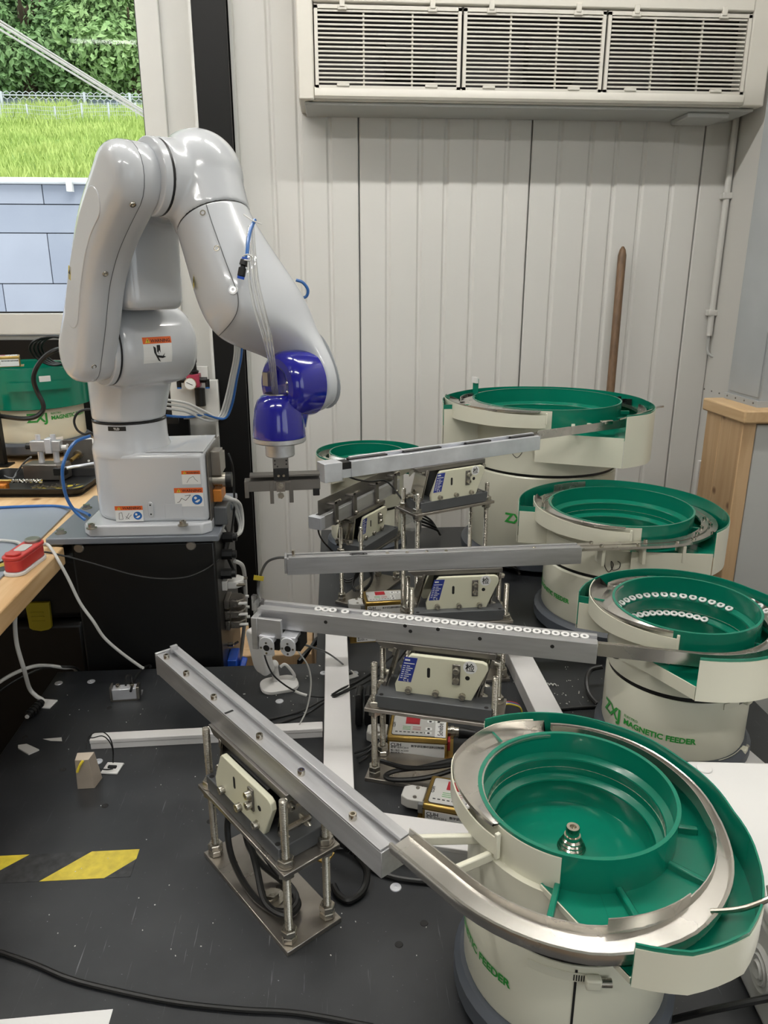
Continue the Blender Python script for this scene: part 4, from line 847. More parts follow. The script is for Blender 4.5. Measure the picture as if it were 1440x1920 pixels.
# warning labels
def warn(parent, w, h, fn, kind):
    """label in (u, v) 0..w, 0..h; fn maps (u, v, lift) to a point"""
    def quad(poly, lift, m, nm, par):
        k = len(poly); b = B()
        # subdivide along u so that it can follow a curve
        b.add([fn(u, v, lift) for u, v in poly], [tuple(range(k))]); return put(nm, b.mesh(nm, 0), m, par)
    def grid(u0, v0, u1, v1, lift, m, nm, par):
        b = B(); N = 8
        for j in range(N+1):
            v = v0+(v1-v0)*j/N; b.v += [fn(u0, v, lift), fn(u1, v, lift)]
        b.f = [(2*j, 2*j+1, 2*j+3, 2*j+2) for j in range(N)]; return put(nm, b.mesh(nm, 0), m, par)
    lb = grid(0, 0, w, h, .0005, 'label_white', 'warning_label', parent); lb['label'] = 'white and orange printed warning label'
    hd = h*(.27 if kind != 'hand' else .25); grid(0, h-hd, w, h, .0008, 'label_orange', 'header', lb)
    tx, tw = text('WARNING', hd*.86, .02); s = min(1., w*.68/tw); tx.v = [fn(w*.27+x*s, h-hd*.8+y*s, .0011) for x, y, _ in tx.v]; put('printing', tx.mesh('warning', 0), 'print_black', lb)
    quad([(w*.08, h-hd*.85), (w*.08+hd*.85, h-hd*.85), (w*.08+hd*.43, h-hd*.12)], .0011, 'label_yellow', 'hazard_triangle', lb)
    tx, tw = text('!', hd*.6, .03); tx.v = [fn(w*.08+hd*.43-tw/2+x, h-hd*.78+y, .0014) for x, y, _ in tx.v]; put('printing', tx.mesh('bang', 0), 'print_black', lb)
    H = h-hd
    if kind == 'hand':
        for P in ([(.34, .88), (.42, .80), (.44, .5), (.60, .05), (.52, .12), (.36, .55)], [(.46, .92), (.58, .92), (.58, .55), (.53, .45), (.46, .6)], [(.44, .42), (.66, .36), (.74, .52), (.7, .36), (.78, .3), (.66, .24), (.48, .3)]):
            quad([(w*a, H*b_) for a, b_ in P], .0011, 'print_black', 'pictogram', lb)
        quad([(w*.50, H*.55), (w*.535, H*.47), (w*.57, H*.55), (w*.535, H*.66)], .0014, 'label_white', 'pictogram_arrow', lb)
    else:
        c = (w*(.78 if kind == 'arm' else .8), H*.5); r_ = H*.36
        if kind != 'small': 
            quad([(c[0]+r_*math.cos(a*pi/12), c[1]+r_*math.sin(a*pi/12)) for a in range(24)], .0011, 'print_blue', 'pictogram_disc', lb)
            quad([(c[0]-r_*.3+r_*.28*math.cos(a*pi/8), c[1]+r_*.35+r_*.28*math.sin(a*pi/8)) for a in range(16)], .0014, 'label_white', 'pictogram_head', lb)
            quad([(c[0]-r_*.5, c[1]-r_*.45), (c[0], c[1]-r_*.1), (c[0]+r_*.55, c[1]+r_*.1), (c[0]+r_*.5, c[1]-r_*.25), (c[0], c[1]-r_*.6)], .0014, 'label_white', 'pictogram_book', lb)
        lines = {'arm': [(.08, .3), (.16, .35), (.24, .62), (.38, .45), (.5, .7), (.56, .85), (.36, .8)], 'small': [(.25, .15), (.4, .6), (.62, .8), (.7, .5), (.85, .25)], 'touch': [(.12, .2), (.14, .75), (.24, .8), (.26, .2), (.12, .2)]}[kind]
        for a_, b_ in zip(lines, lines[1:]):
            d = Vector((w*(b_[0]-a_[0]), H*(b_[1]-a_[1]))); nrm = Vector((-d.y, d.x)).normalized()*h*.012
            quad([(w*a_[0]-nrm.x, H*a_[1]-nrm.y), (w*b_[0]-nrm.x, H*b_[1]-nrm.y), (w*b_[0]+nrm.x, H*b_[1]+nrm.y), (w*a_[0]+nrm.x, H*a_[1]+nrm.y)], .0011, 'print_black', 'pictogram_line', lb)
        if kind == 'touch':
            for a_, b_ in (((.36, .2), (.5, .75)), ((.42, .2), (.58, .6)), ((.36, .45), (.5, .2))):
                d = Vector((w*(b_[0]-a_[0]), H*(b_[1]-a_[1]))); nrm = Vector((-d.y, d.x)).normalized()*h*.012
                quad([(w*a_[0]-nrm.x, H*a_[1]-nrm.y), (w*b_[0]-nrm.x, H*b_[1]-nrm.y), (w*b_[0]+nrm.x, H*b_[1]+nrm.y), (w*a_[0]+nrm.x, H*a_[1]+nrm.y)], .0011, 'print_black', 'pictogram_line', lb)
for (x0, y0, x1, y1, k) in ((342, 882, 375, 908, 'small'), (329, 914, 380, 950, 'arm'), (218, 948, 267, 978, 'touch')):
    a, b_ = AY(x0, y1, 1.69)-J, AY(x1, y0, 1.69)-J
    warn(base, b_.x-a.x, b_.z-a.z, lambda u, v, l, a=a: (a.x+u, -.0951-l, a.z+v), k)
# turret: J1 column flowing into the J2 drum
J2 = (.105, .423); J3 = (.36, .735); J5 = (.565, .379)
b = B().cyl((0, 0, .253), (0, 0, .40), .0835, .084, n=40).cyl((.06, -.07, .40), (.06, .0, .42), .08, n=32)
b.lathe([(0, -.078), (.076, -.078), (.082, -.07), (.0865, -.05), (.0865, .07), (.082, .09), (.07, .104), (.05, .111), (0, .113)], 48).v
k0 = len(b.v)-48*9
b.v[k0:] = [(J2[0]-.02+p[0], p[2], J2[1]+p[1]) for p in b.v[k0:]]
b.loft([sup((.0, 0, .26), (1, 0, 0), (0, 1, 0), .083, .083, 2), sup((.02, .005, .34), (1, 0, 0), (0, 1, 0), .088, .088, 2.2), sup((.06, .01, .40), (1, 0, 0), (0, 1, 0), .09, .098, 2.6)])
tu = remesh(put('turret', b, 'robot_white', rb), .004, 10)
put('joint_seam', B().lathe([(.0795, -.002), (.0805, -.002), (.0805, .002), (.0795, .002)], 48).xf(Matrix.Translation((J2[0]-.02, -.079, J2[1])) @ Matrix.Rotation(pi/2, 4, 'X')), 'black', rb)
a_lab = R(-1)
def dl(u, v, l):
    r_ = .0862+l; a = a_lab+(v-.03)/.0862; return (J2[0]-.02+r_*math.cos(a), -.034+u, J2[1]+r_*math.sin(a))
warn(tu, .066, .055, dl, 'hand')
# lower arm: bent plate-like link on the robot's right side
def link(path, ws, n=10):
    P = crom([Vector((a, c)) for a, c in path], 6); k = len(P); Lf, Rt = [], []
    W_ = [ws[0]+(ws[1]-ws[0])*min(1, 2*i/k) if i < k/2 else ws[1]+(ws[2]-ws[1])*(2*i/k-1) for i in range(k)]
    for i, p in enumerate(P):
        d = (P[min(i+1, k-1)]-P[max(i-1, 0)]).normalized(); q = Vector((-d.y, d.x)); Lf.append(p+q*W_[i]); Rt.append(p-q*W_[i])
    def cap(c, d, w, a0): return [c+Vector((math.cos(a0+math.pi*(j+1)/(n+1)), math.sin(a0+math.pi*(j+1)/(n+1))))*w for j in range(n)]
    d1 = (P[-1]-P[-2]).normalized(); d0 = (P[1]-P[0]).normalized()
    return Rt+cap(P[-1], d1, W_[-1], math.atan2(d1.y, d1.x)-pi/2)+Lf[::-1]+cap(P[0], d0, W_[0], math.atan2(d0.y, d0.x)+pi/2)
ol = link([(.098, .418), (.142, .488), (.192, .576), (.255, .655), (.352, .732)], (.062, .05, .06))
Mxz = Matrix(((1, 0, 0, 0), (0, 0, 1, 0), (0, 1, 0, 0), (0, 0, 0, 1)))
la = put('lower_arm', B().loft([[(p[0], y, p[1]) for p in link([(.098, .418), (.142, .488), (.192, .576), (.255, .655), (.352, .732)], (.062-i_, .05-i_, .06-i_))] for y, i_ in ((-.122, .0003), (-.121, 0), (-.094, .001), (-.09, .003), (-.088, .007))]), 'robot_white', rb)
LP = [(.098, .418), (.142, .488), (.192, .576), (.255, .655), (.352, .732)]
put('arm_cover', B().loft([[(p[0], y, p[1]) for p in link(LP, (.062-i_, .05-i_, .06-i_))] for y, i_ in ((-.1224, .0), (-.1235, -.0004), (-.140, .0), (-.150, .003), (-.158, .008), (-.1635, .0145), (-.166, .022), (-.1668, .03))]), 'robot_white', la)
put('cover_seam', B().prism([((p[0]-.22)*1.0+.22, p[1]) for p in link([(.098, .418), (.142, .488), (.192, .576), (.255, .655), (.352, .732)], (.0624, .0504, .0604))], -.1228, -.1216, Mxz), 'grey_bar', la)
put('cover_panel', B().prism([tuple(p) for p in link([(.15, .5), (.192, .576), (.25, .65), (.30, .69)], (.03, .025, .03))], -.168, -.1655, Mxz), 'robot_white', la, bevel=.002)
sm = cached('cap_screw', lambda: B().lathe([(0, .002), (.003, .002), (.0032, .004), (.0052, .004), (.0058, .003), (.0058, 0)], 14), 'chrome')
Pm = crom([Vector((a, c)) for a, c in [(.098, .418), (.142, .488), (.192, .576), (.255, .655), (.352, .732)]], 6)
for i in (1, 8, 14, 19, 24):
    p = Pm[i]; d = (Pm[min(i+1, 24)]-Pm[i-1]).normalized(); q = Vector((d.y, -d.x)); w_ = .052 if 4 < i < 20 else .06
    s_ = put('cover_screw', sm, None, la, (p.x+q.x*(w_-.0025), -.136, p.y+q.y*(w_-.0025)), (0, math.atan2(q.x, q.y), 0))
put('shoulder_joint', B().cyl((J2[0]-.02, -.092, J2[1]), (J2[0]-.02, -.077, J2[1]), .08, n=48), 'robot_white', rb, bevel=.002)
put('elbow_joint', B().cyl((J3[0], -.09, J3[1]), (J3[0], -.0745, J3[1]), .0655, n=48), 'robot_white', rb, bevel=.002)
put('joint_seam', B().cyl((J3[0], -.0745, J3[1]), (J3[0], -.068, J3[1]), .0645, n=48), 'black', rb)
# elbow housing with hanging motor cover
ax = Vector((.505, 0, -.863)); bx = Vector((.863, 0, .505)); ly = Vector((0, 1, 0)); j3 = Vector((J3[0], .012, J3[1]))
b = B().cyl((J3[0], -.0725, J3[1]), (J3[0], .04, J3[1]), .067, n=48).sphere((J3[0]-.004, .014, J3[1]+.004), (.086, .082, .086), 40, 24)
b.loft([sup(j3+ax*s, bx, ly, a, c, 2.1) for s, a, c in ((-.02, .08, .078), (.03, .078, .074), (.07, .0715, .071), (.0845, .0705, .070))])
b.sphere((J3[0]-.056, .04, J3[1]+.012), (.086, .07, .084), 32, 18)
put_e = remesh(put('elbow', b, 'robot_white', rb), .0035, 14)
b = B().loft([sup((.168, -.02, z), (1, 0, 0), (0, 1, 0), a, c, 4.5, 40) for z, a, c in ((.503, .05, .052), (.507, .058, .06), (.52, .064, .066), (.64, .066, .068), (.70, .07, .07), (.745, .06, .06))])
b.loft([sup((x, .01, z), (0, 1, 0), (0, 0, 1), .06, h_, 2.6) for x, z, h_ in ((.16, .70, .05), (.26, .73, .06), (.34, .735, .06))])
remesh(put('motor_cover', b, 'robot_white', rb), .004, 6)
put('joint_seam', B().loft([sup(j3+ax*s, bx, ly, .0672, .0668, 2.1, 48) for s in (.08, .0856)]), 'black', rb)
# forearm flowing into a one-sided fork
fs = ((.0853, .012, .066, .066, 2.1), (.0860, .012, .0685, .0685, 2.1), (.09, .012, .069, .069, 2.1), (.11, .012, .069, .069, 2.2), (.16, .016, .073, .071, 2.6), (.21, .022, .080, .073, 3.0), (.25, .03, .086, .072, 3.2), (.285, .04, .086, .067, 3.2), (.305, .053, .077, .062, 3.0), (.325, .076, .054, .058, 2.8), (.345, .094, .034, .056, 2.8), (.37, .102, .024, .058, 3), (.405, .104, .022, .06, 3), (.435, .104, .0215, .054, 3), (.455, .104, .0205, .04, 2.8), (.466, .104, .016, .022, 2.4))
fo = put('forearm', B().loft([sup(Vector((J3[0], cl, J3[1]))+ax*s, ly, bx, hl, hb, e, 40) for s, cl, hl, hb, e in fs]), 'robot_white', rb)
fo.modifiers.new('sub', 'SUBSURF').levels = 1; fo.modifiers['sub'].render_levels = 2
fo.data.polygons.foreach_set('use_smooth', [True]*len(fo.data.polygons))
put('fork_cover', B().loft([sup(Vector((J3[0], .1275+k*.003, J3[1]))+ax*s, bx, ax, w_, h_, 2.4, 40) for k, (s, w_, h_) in enumerate(((.39, .048, .075), (.39, .046, .073), (.39, .04, .066)))]), 'robot_white', fo)
def fpt(s, cl, ang, grow=0):
    """point on the forearm surface"""
    for A_, C_ in zip(fs, fs[1:]):
        if A_[0] <= s <= C_[0]:
            u = (s-A_[0])/(C_[0]-A_[0]); v = [A_[i]+(C_[i]-A_[i])*u for i in range(5)]; break
    x, y = math.cos(ang), math.sin(ang); e = v[4]
    return Vector((J3[0], v[1], J3[1]))+ax*s+ly*(v[2]+grow)*math.copysign(abs(x)**(2/e), x)+bx*(v[3]+grow)*math.copysign(abs(y)**(2/e), y)
seam = [fpt(s, 0, a_, .0004) for s, a_ in ((.088, R(128)), (.12, R(129)), (.16, R(130)), (.2, R(131)), (.24, R(132)), (.265, R(136)), (.285, R(150)), (.292, R(175)), (.29, R(205)))]
put('cover_seam', B().tube(seam, .0007, 6, 4), 'grey_bar', fo)
for s, a_ in ((.10, 137), (.172, 137), (.252, 138)):
    p0, p1 = fpt(s, 0, R(a_), -.003), fpt(s, 0, R(a_), .004); d = (p1-p0).normalized(); o = put('cover_screw', sm, None, fo, p0); o.rotation_mode = 'QUATERNION'; o.rotation_quaternion = d.to_track_quat('Z', 'Y')
    put('screw_recess', B().cyl(p0-d*.001, p0+d*.0034, .008, n=16), 'robot_white', fo)
def sticker(p, nrm, upv, par):
    nrm = Vector(nrm).normalized(); u = Vector(upv).cross(nrm).normalized(); v = nrm.cross(u); c = Vector(p)+nrm*.0012
    o = put('caution_sticker', B().add([c-u*.006-v*.013, c+u*.006-v*.013, c+u*.006+v*.013, c-u*.006+v*.013], [(0, 1, 2, 3)]).mesh('caution_sticker', 0), 'label_yellow', par, label='small yellow caution sticker')
    put('hazard_triangle', B().add([c+nrm*.0004-u*.0045-v*.002, c+nrm*.0004+u*.0045-v*.002, c+nrm*.0004+v*.007], [(0, 1, 2)]).mesh('hazard_triangle', 0), 'print_black', o)
p0 = fpt(.19, 0, R(192)); sticker(p0, (-.4, -1, .1), ax*-1, fo)
sticker((.165, -.1668, .575), (0, -1, 0), (.4, 0, 1), la)
put('fitting_block', B().lo((-.008, -.008, -.012), (.008, .008, .012)), 'steel', rb, (J5[0]-.012, .012, J5[1]+.012))
# blue wrist: J5 drum and J6 dome
b = B().lathe([(0, -.03), (.03, -.03), (.036, -.034), (.048, -.033), (.056, -.026), (.0605, -.014), (.061, .034), (0, .034)], 48).xf(Matrix.Translation((J5[0], .054, J5[1])) @ Matrix.Rotation(-pi/2, 4, 'X'))
wd_ = put('wrist_drum', b, 'robot_blue', rb)
for dz in (-.008, .008): put('drum_screw', B().sphere((J5[0]+.032, .0205, J5[1]+dz), .0032, 10, 6), 'chrome', wd_)
b = B().lathe([(.02, .362), (.024, .364), (.031, .361), (.038, .353), (.043, .338), (.0465, .315), (.0485, .292), (.048, .287), (0, .287)], 48)
b.lathe([(.0, .30), (.026, .30), (.034, .335), (.03, .36), (0, .362)], 32).v
k0 = len(b.v)-32*5; b.v[k0:] = [(p[0], p[1]+.03, p[2]) for p in b.v[k0:]]
b.xf(Matrix.Translation((J5[0], .022, 0))); wr_ = put('wrist', b, 'robot_blue', rb)
put('wrist_ring', B().lathe([(.012, .358), (.02, .364), (.0235, .366), (.024, .362)], 32).xf(Matrix.Translation((J5[0], .022, 0))), 'steel', wr_)
put('tool_flange', B().lathe([(0, .2865), (.049, .2865), (.049, .279), (.047, .277), (.027, .277), (.027, .252), (.0255, .25), (0, .25)], 40).xf(Matrix.Translation((J5[0], .022, 0))), 'alu', rb)
# gripper
gr_ = put('gripper', B().lo((-.0145, -.012, -.022), (.0145, .012, 0)), 'steel_dark', rb, (J5[0], .022, .25), (0, 0, R(54)), bevel=.0008)
for x, z in ((-.0105, -.007), (.0105, -.007), (-.0105, -.014), (.0105, -.014), (-.006, -.018)): put('dowel_hole', B().cyl((x, -.0123, z), (x, -.0119, z), .0016, n=8), 'interior_dark', gr_)
put('gripper_block', B().lo((-.0143, -.013, -.046), (.0143, .013, -.022)), 'black', gr_, bevel=.001)
for x in (-.0048, .0048): put('block_screw', screw_mesh('-y', .0028, .003), None, gr_, (x, -.013, -.035))
put('jaw_bar', B().lo((-.058, -.010, -.0385), (.072, .014, -.034)).lo((-.064, -.013, -.0645), (.072, -.010, -.044)).lo((-.068, -.013, -.046), (.072, .012, -.044)).lo((-.058, .011, -.046), (.072, .014, -.034)), 'steel_dark', gr_, bevel=.0006)
for x0, x1, z in ((-.068, -.0605, -.076), (-.022, -.015, -.089), (.0135, .0215, -.088)): put('jaw_finger', B().lo((x0, -.014, z), (x1, -.010, -.045)), 'steel_dark', gr_, bevel=.0006)
put('rubber_pad', B().lo((.058, -.0145, -.076), (.0705, -.009, -.062)), 'black', gr_, bevel=.001)
put('jaw_clip', B().lo((-.0095, -.0145, -.066), (.0065, -.0125, -.046)).lo((-.014, -.0145, -.048), (.018, -.0095, -.046)), 'steel', gr_)
for z, r_ in ((-.054, .0055), (-.072, .0062)): b = B().cyl((-.002, -.0145, z), (-.002, -.0205, z), r_, n=6); b.cyl((-.002, -.0205, z), (-.002, -.0225, z), r_*.5, n=10); put('jaw_bolt', b, 'zinc', gr_)
# connectors on the rear of the base
cn = put('connector_plate', B().lo((.187, -.09, .02), (.19, .10, .185)), 'steel_dark', base)
put('metal_bracket', B().prism([(-.05, .12), (.03, .12), (.03, .165), (.0, .165), (.0, .178), (-.05, .178)], .19, .212, Matrix(((0, 0, 1, 0), (1, 0, 0, 0), (0, 1, 0, 0), (0, 0, 0, 1)))), 'steel', base, bevel=.001)
put('round_connector', B().cyl((.19, -.03, .105), (.212, -.03, .105), .016, n=18).cyl((.212, -.03, .105), (.22, -.03, .105), .0175, n=18), 'zinc', base)
put('connector_cap', B().cyl((.22, -.03, .105), (.234, -.03, .105), .0185, n=18), 'black', base)
put('terminal_block', B().lo((.19, -.05, .055), (.21, .02, .085)), 'orange_plastic', base, bevel=.002)
put('grey_connector', B().lo((.19, -.06, .0), (.222, .0, .045)), 'grey_bar', base, bevel=.003)
# ---- pedestal connectors
for k, z in enumerate((1.03, .995, .955)): put('cable_gland', B().cyl((.165, -.02-.03*k, z), (.19, -.02-.03*k, z), .014, n=8).cyl((.19, -.02-.03*k, z), (.2, -.02-.03*k, z), .01, n=12), 'black', ped)
for k, (z, y, m) in enumerate(((.925, -.06, 'white_plastic'), (.87, -.05, 'steel'), (.84, -.05, 'steel'), (.812, -.05, 'steel'))):
    put('dsub_connector', B().lo((.165, y-.03, z-.012), (.178, y+.03, z+.012)).prism([(.178, -.026), (.2, -.026), (.215, -.012), (.215, .012), (.2, .026), (.178, .026)], z-.009, z+.009, Matrix.Translation((0, y, 0))), m, ped, bevel=.0015)
    for s in (-.022, .022): put('thumb_screw', B().cyl((.2, y+s, z), (.222, y+s, z), .004, n=8), 'white_plastic' if k else 'chrome', ped)
put('toggle_switch', B().cyl((.165, -.06, .75), (.18, -.06, .75), .006, n=10).cyl((.18, -.06, .75), (.192, -.06, .757), .003, n=8), 'chrome', ped)
put('power_socket', B().lo((.165, -.09, .655), (.19, -.02, .72)).cyl((.19, -.055, .685), (.205, -.055, .68), .026, n=18), 'blue_plastic', ped, bevel=.003, label='blue mains socket')
# ================================================================ WORKBENCH ON THE LEFT AND WHAT IS ON IT
BZ = 1.065
wb_ = thing('workbench', 'pale laminated wooden workbench beside the robot pedestal', 'workbench', (-1.5, 1.9, 0))
bp_ = [(-2.4, .55), (-.612, .55), (-.626, 1.666), (-.675, 1.675), (-.675, 3.0), (-2.4, 3.0)]
put('bench_top', B().prism([(x+1.5, y-1.9) for x, y in bp_], BZ-.042, BZ), 'wood_bench', wb_, bevel=.003)
for x, y in ((-2.3, .65), (-.95, .65), (-2.3, 2.9), (-.8, 2.9)): put('leg', B().lo((x+1.47, y-1.93, 0), (x+1.53, y-1.87, BZ-.0425)), 'black_satin', wb_)
e0, e1 = AZ(-5, 1089, BZ+.004), AZ(138, 949, BZ+.004); e2 = AZ(0, 962, BZ+.004)
one('metal_sheet', B().prism([(e0.x, e0.y), (e1.x, e1.y), (-1.5, e1.y-.01), (-1.5, e0.y-.1)], BZ+.0005, BZ+.0045), 'plate_blue_grey', 'blue grey metal sheet lying on the wooden workbench', 'sheet', bevel=.0005)
p = AZ(12, 1062, BZ+.005); tp_ = hazard('strip of yellow and black hazard tape on the metal sheet', -.25, .03, -.03, .02, 0, (p.x-.02, p.y-.0, BZ+.005), 5); tp_.rotation_euler = (0, 0, R(8))
# red signal box
p0, p1 = AZ(40, 1088, BZ), AZ(62, 1050, BZ); c = AZ(46, 1062, BZ)
t = thing('signal_box', 'red plastic push-button box on the edge of the workbench', 'button box', (c.x+.003, c.y+.0, BZ), R(84))
put('backing', B().prism(rrect(.125, .046, .02), 0, .008), 'white_plastic', t, bevel=.002)
put('housing', B().prism(rrect(.116, .04, .016), .008, .034), 'red_plastic', t, bevel=.003, seg=3)
put('upper_housing', B().prism(rrect(.122, .044, .018), .034, .042), 'red_plastic', t, bevel=.003, seg=3)
put('button', B().lathe([(0, .0075), (.014, .0075), (.0165, .005), (.0165, 0)], 28), 'steel', t, (.042, 0, .042)); put('window', B().prism(rrect(.042, .024, .006), .042, .0432), 'label_grey', t); put('knob', B().prism(rrect(.024, .032, .012), .042, .047), 'red_plastic', t, (-.042, 0, 0), bevel=.002)
# black tray
c = AZ(88, 912, BZ); t = thing('black_tray', 'black shallow plastic tray with rounded corners on the workbench', 'tray', (c.x-.02, c.y+.0, BZ), R(-3)); w_, h_ = .34, .25
put('floor', B().prism(rrect(w_-.02, h_-.02, .025), 0, .004), 'black_satin', t)
pr_ = rrect(w_, h_, .03); pi_ = rrect(w_-.014, h_-.014, .026); pb_ = rrect(w_-.03, h_-.03, .02); k = len(pr_)
put('rim', B().loft([[(x, y, z) for x, y in P_] for P_, z in ((pb_, 0), (pr_, .022), (pr_, .026), (pi_, .026), (pb_, .004))], cap=False), 'black', t)
hazard('crumpled yellow and black tape scraps inside the black tray', -.06, .08, -.02, .025, 0, (c.x+.04, c.y-.05, BZ+.006), 4).rotation_euler = (0, 0, R(20))
c2 = AZ(82, 905, BZ+.006); t = thing('clamp_fixture', 'dark metal block carrying small silver clamp cylinders in the tray', 'fixture', (c2.x, c2.y+.06, BZ+.005))
put('block', B().prism([(-.07, -.03), (.05, -.035), (.06, .02), (-.06, .03)], 0, .05), 'steel_dark', t, bevel=.004)
for x in (-.02, .025): put('post', B().cyl((x, 0, .05), (x, 0, .1), .009, n=14), 'alu_bright', t); put('cap', B().cyl((x-.003, 0, .118), (x-.003, 0, .135), .008, n=12), 'alu_bright', t)
put('clamp', B().lo((-.045, -.014, .085), (.045, .014, .118)), 'alu', t, bevel=.003); put('clamp_jaw', B().lo((-.0, -.018, .08), (.02, .018, .125)), 'alu_bright', t, bevel=.002); put('knob', B().cyl((.045, 0, .095), (.06, 0, .095), .008, n=12), 'white_plastic', t); put('plug', B().cyl((-.045, 0, .1), (-.06, 0, .1), .01, n=10), 'black', t)
c3 = AZ(140, 893, BZ); t = thing('motor_bracket', 'steel angle bracket holding a small motor with brass shaft', 'motor', (c3.x+.0, c3.y+.06, BZ+.004), R(8))
put('plate', B().lo((-.045, 0, 0), (.045, .004, .10)), 'steel_dark', t, bevel=.001); put('foot', B().lo((-.045, -.04, 0), (.045, 0, .004)), 'steel_dark', t)
put('motor', B().cyl((.02, .004, .062), (.02, .06, .062), .034, n=24), 'white_plastic', t, bevel=.003); put('shaft', B().cyl((.0, 0, .052), (-.015, -.05, .045), .006, n=12), 'gold', t); put('shaft_collar', B().cyl((.0, .001, .053), (-.002, -.006, .052), .014, n=16), 'zinc', t)
for x, z in ((-.03, .02), (.03, .02), (-.03, .085), (.028, .03)): put('plate_hole', B().cyl((x, -.0003, z), (x, .0005, z), .004, n=10), 'label_white', t)
c4 = AZ(115, 893, BZ+.03); t = thing('valve_lever', 'small black clamp with steel lever rod beside the blue tube', 'clamp', (c4.x, c4.y, BZ+.005))
put('stem', B().cyl((0, 0, 0), (0, 0, .05), .007, n=12), 'steel', t); put('clamp', B().lo((-.018, -.012, .03), (.018, .012, .052)), 'black', t, bevel=.002); put('lever', B().tube([(.0, 0, .045), (.03, .01, .05), (.06, .02, .052), (.1, .04, .055)], .005), 'alu_bright', t); put('cap', B().cyl((0, 0, .052), (0, 0, .06), .01, n=14), 'steel', t)
rn = random.Random(8); b = B()
for k in range(40):
    x, y = c4.x-.02+rn.gauss(0, .03), c4.y-.045+rn.gauss(0, .01); b.box((x, y, BZ+.011), (.004+.01*rn.random(), .004, .004), rn.random()*3)
o = one('metal_chips', b, 'steel', 'small metal chips heaped in the black tray', 'chips'); o['kind'] = 'stuff'
# drill bit with orange holder
d0, d1 = AZ(-10, 902, BZ+.03), AZ(80, 902, BZ+.03); t = thing('drill_bit', 'twist drill bit lying across the tray edge', 'drill bit', d0); b = B(); v = d1-d0; n = 40
for s in (0, pi):
    b.tube([v*(.35+.65*i/n)+Vector((0, math.cos(i*.7+s)*.0032, math.sin(i*.7+s)*.0032)) for i in range(n)], .0034, 6, 1)
put('flutes', b, 'chrome', t); put('shank', B().cyl((0, 0, 0), v*.36, .005, n=12), 'gold', t)
o0 = AZ(8, 915, BZ+.01); t2 = thing('orange_holder', 'orange plastic holder at the left end of the drill bit', 'holder', (o0.x-.02, o0.y, BZ)); put('body', B().lo((-.035, -.015, 0), (.03, .015, .024)), 'orange_plastic', t2, bevel=.003); put('clip', B().lo((.005, -.018, .0), (.028, -.014, .02)), 'orange_plastic', t2); put('cap', B().cyl((-.03, -.018, .012), (-.03, -.01, .012), .009, n=14), 'steel', t2)
# feeder on the workbench, seen from behind
fc = (-1.06, 2.72)
FL = feeder('bowl feeder with green outer wall standing on the workbench', fc, 200, .145, .30, .165, [(172, .19), (120, .185), (60, .182), (0, .185), (-60, .19), (-100, .19)], (-140, .165, .004), .17, .12, [(-90, .17, -.03), (0, .17, -.03), (90, .165, -.025), (150, .16, -.015)], -110, [(150, .175), (200, .17), (250, .155)], twist='l', zgap=.165, green_out=True, th=.09, skinh=.04)
FL.location.z = BZ+.005; wd, z = drum_hit(fc, .165, 50, 790); drum_text(FL, 200, .165, wd, z-BZ-.006, .95)
for x, y in ((85, 718), (109, 832)): a, z = drum_hit(fc, .182 if y > 800 else .196, x, y); put('cable_tie_base', B().box(((.184 if y > 800 else .197)*math.cos(R(a-200)), (.184 if y > 800 else .197)*math.sin(R(a-200)), z-BZ), (.003, .036, .036), R(a-200)), 'white_plastic', FL, bevel=.001)
put('bracket_strip', polwall([(70, .2), (130, .2)], .235, .262, .002), 'green', FL)
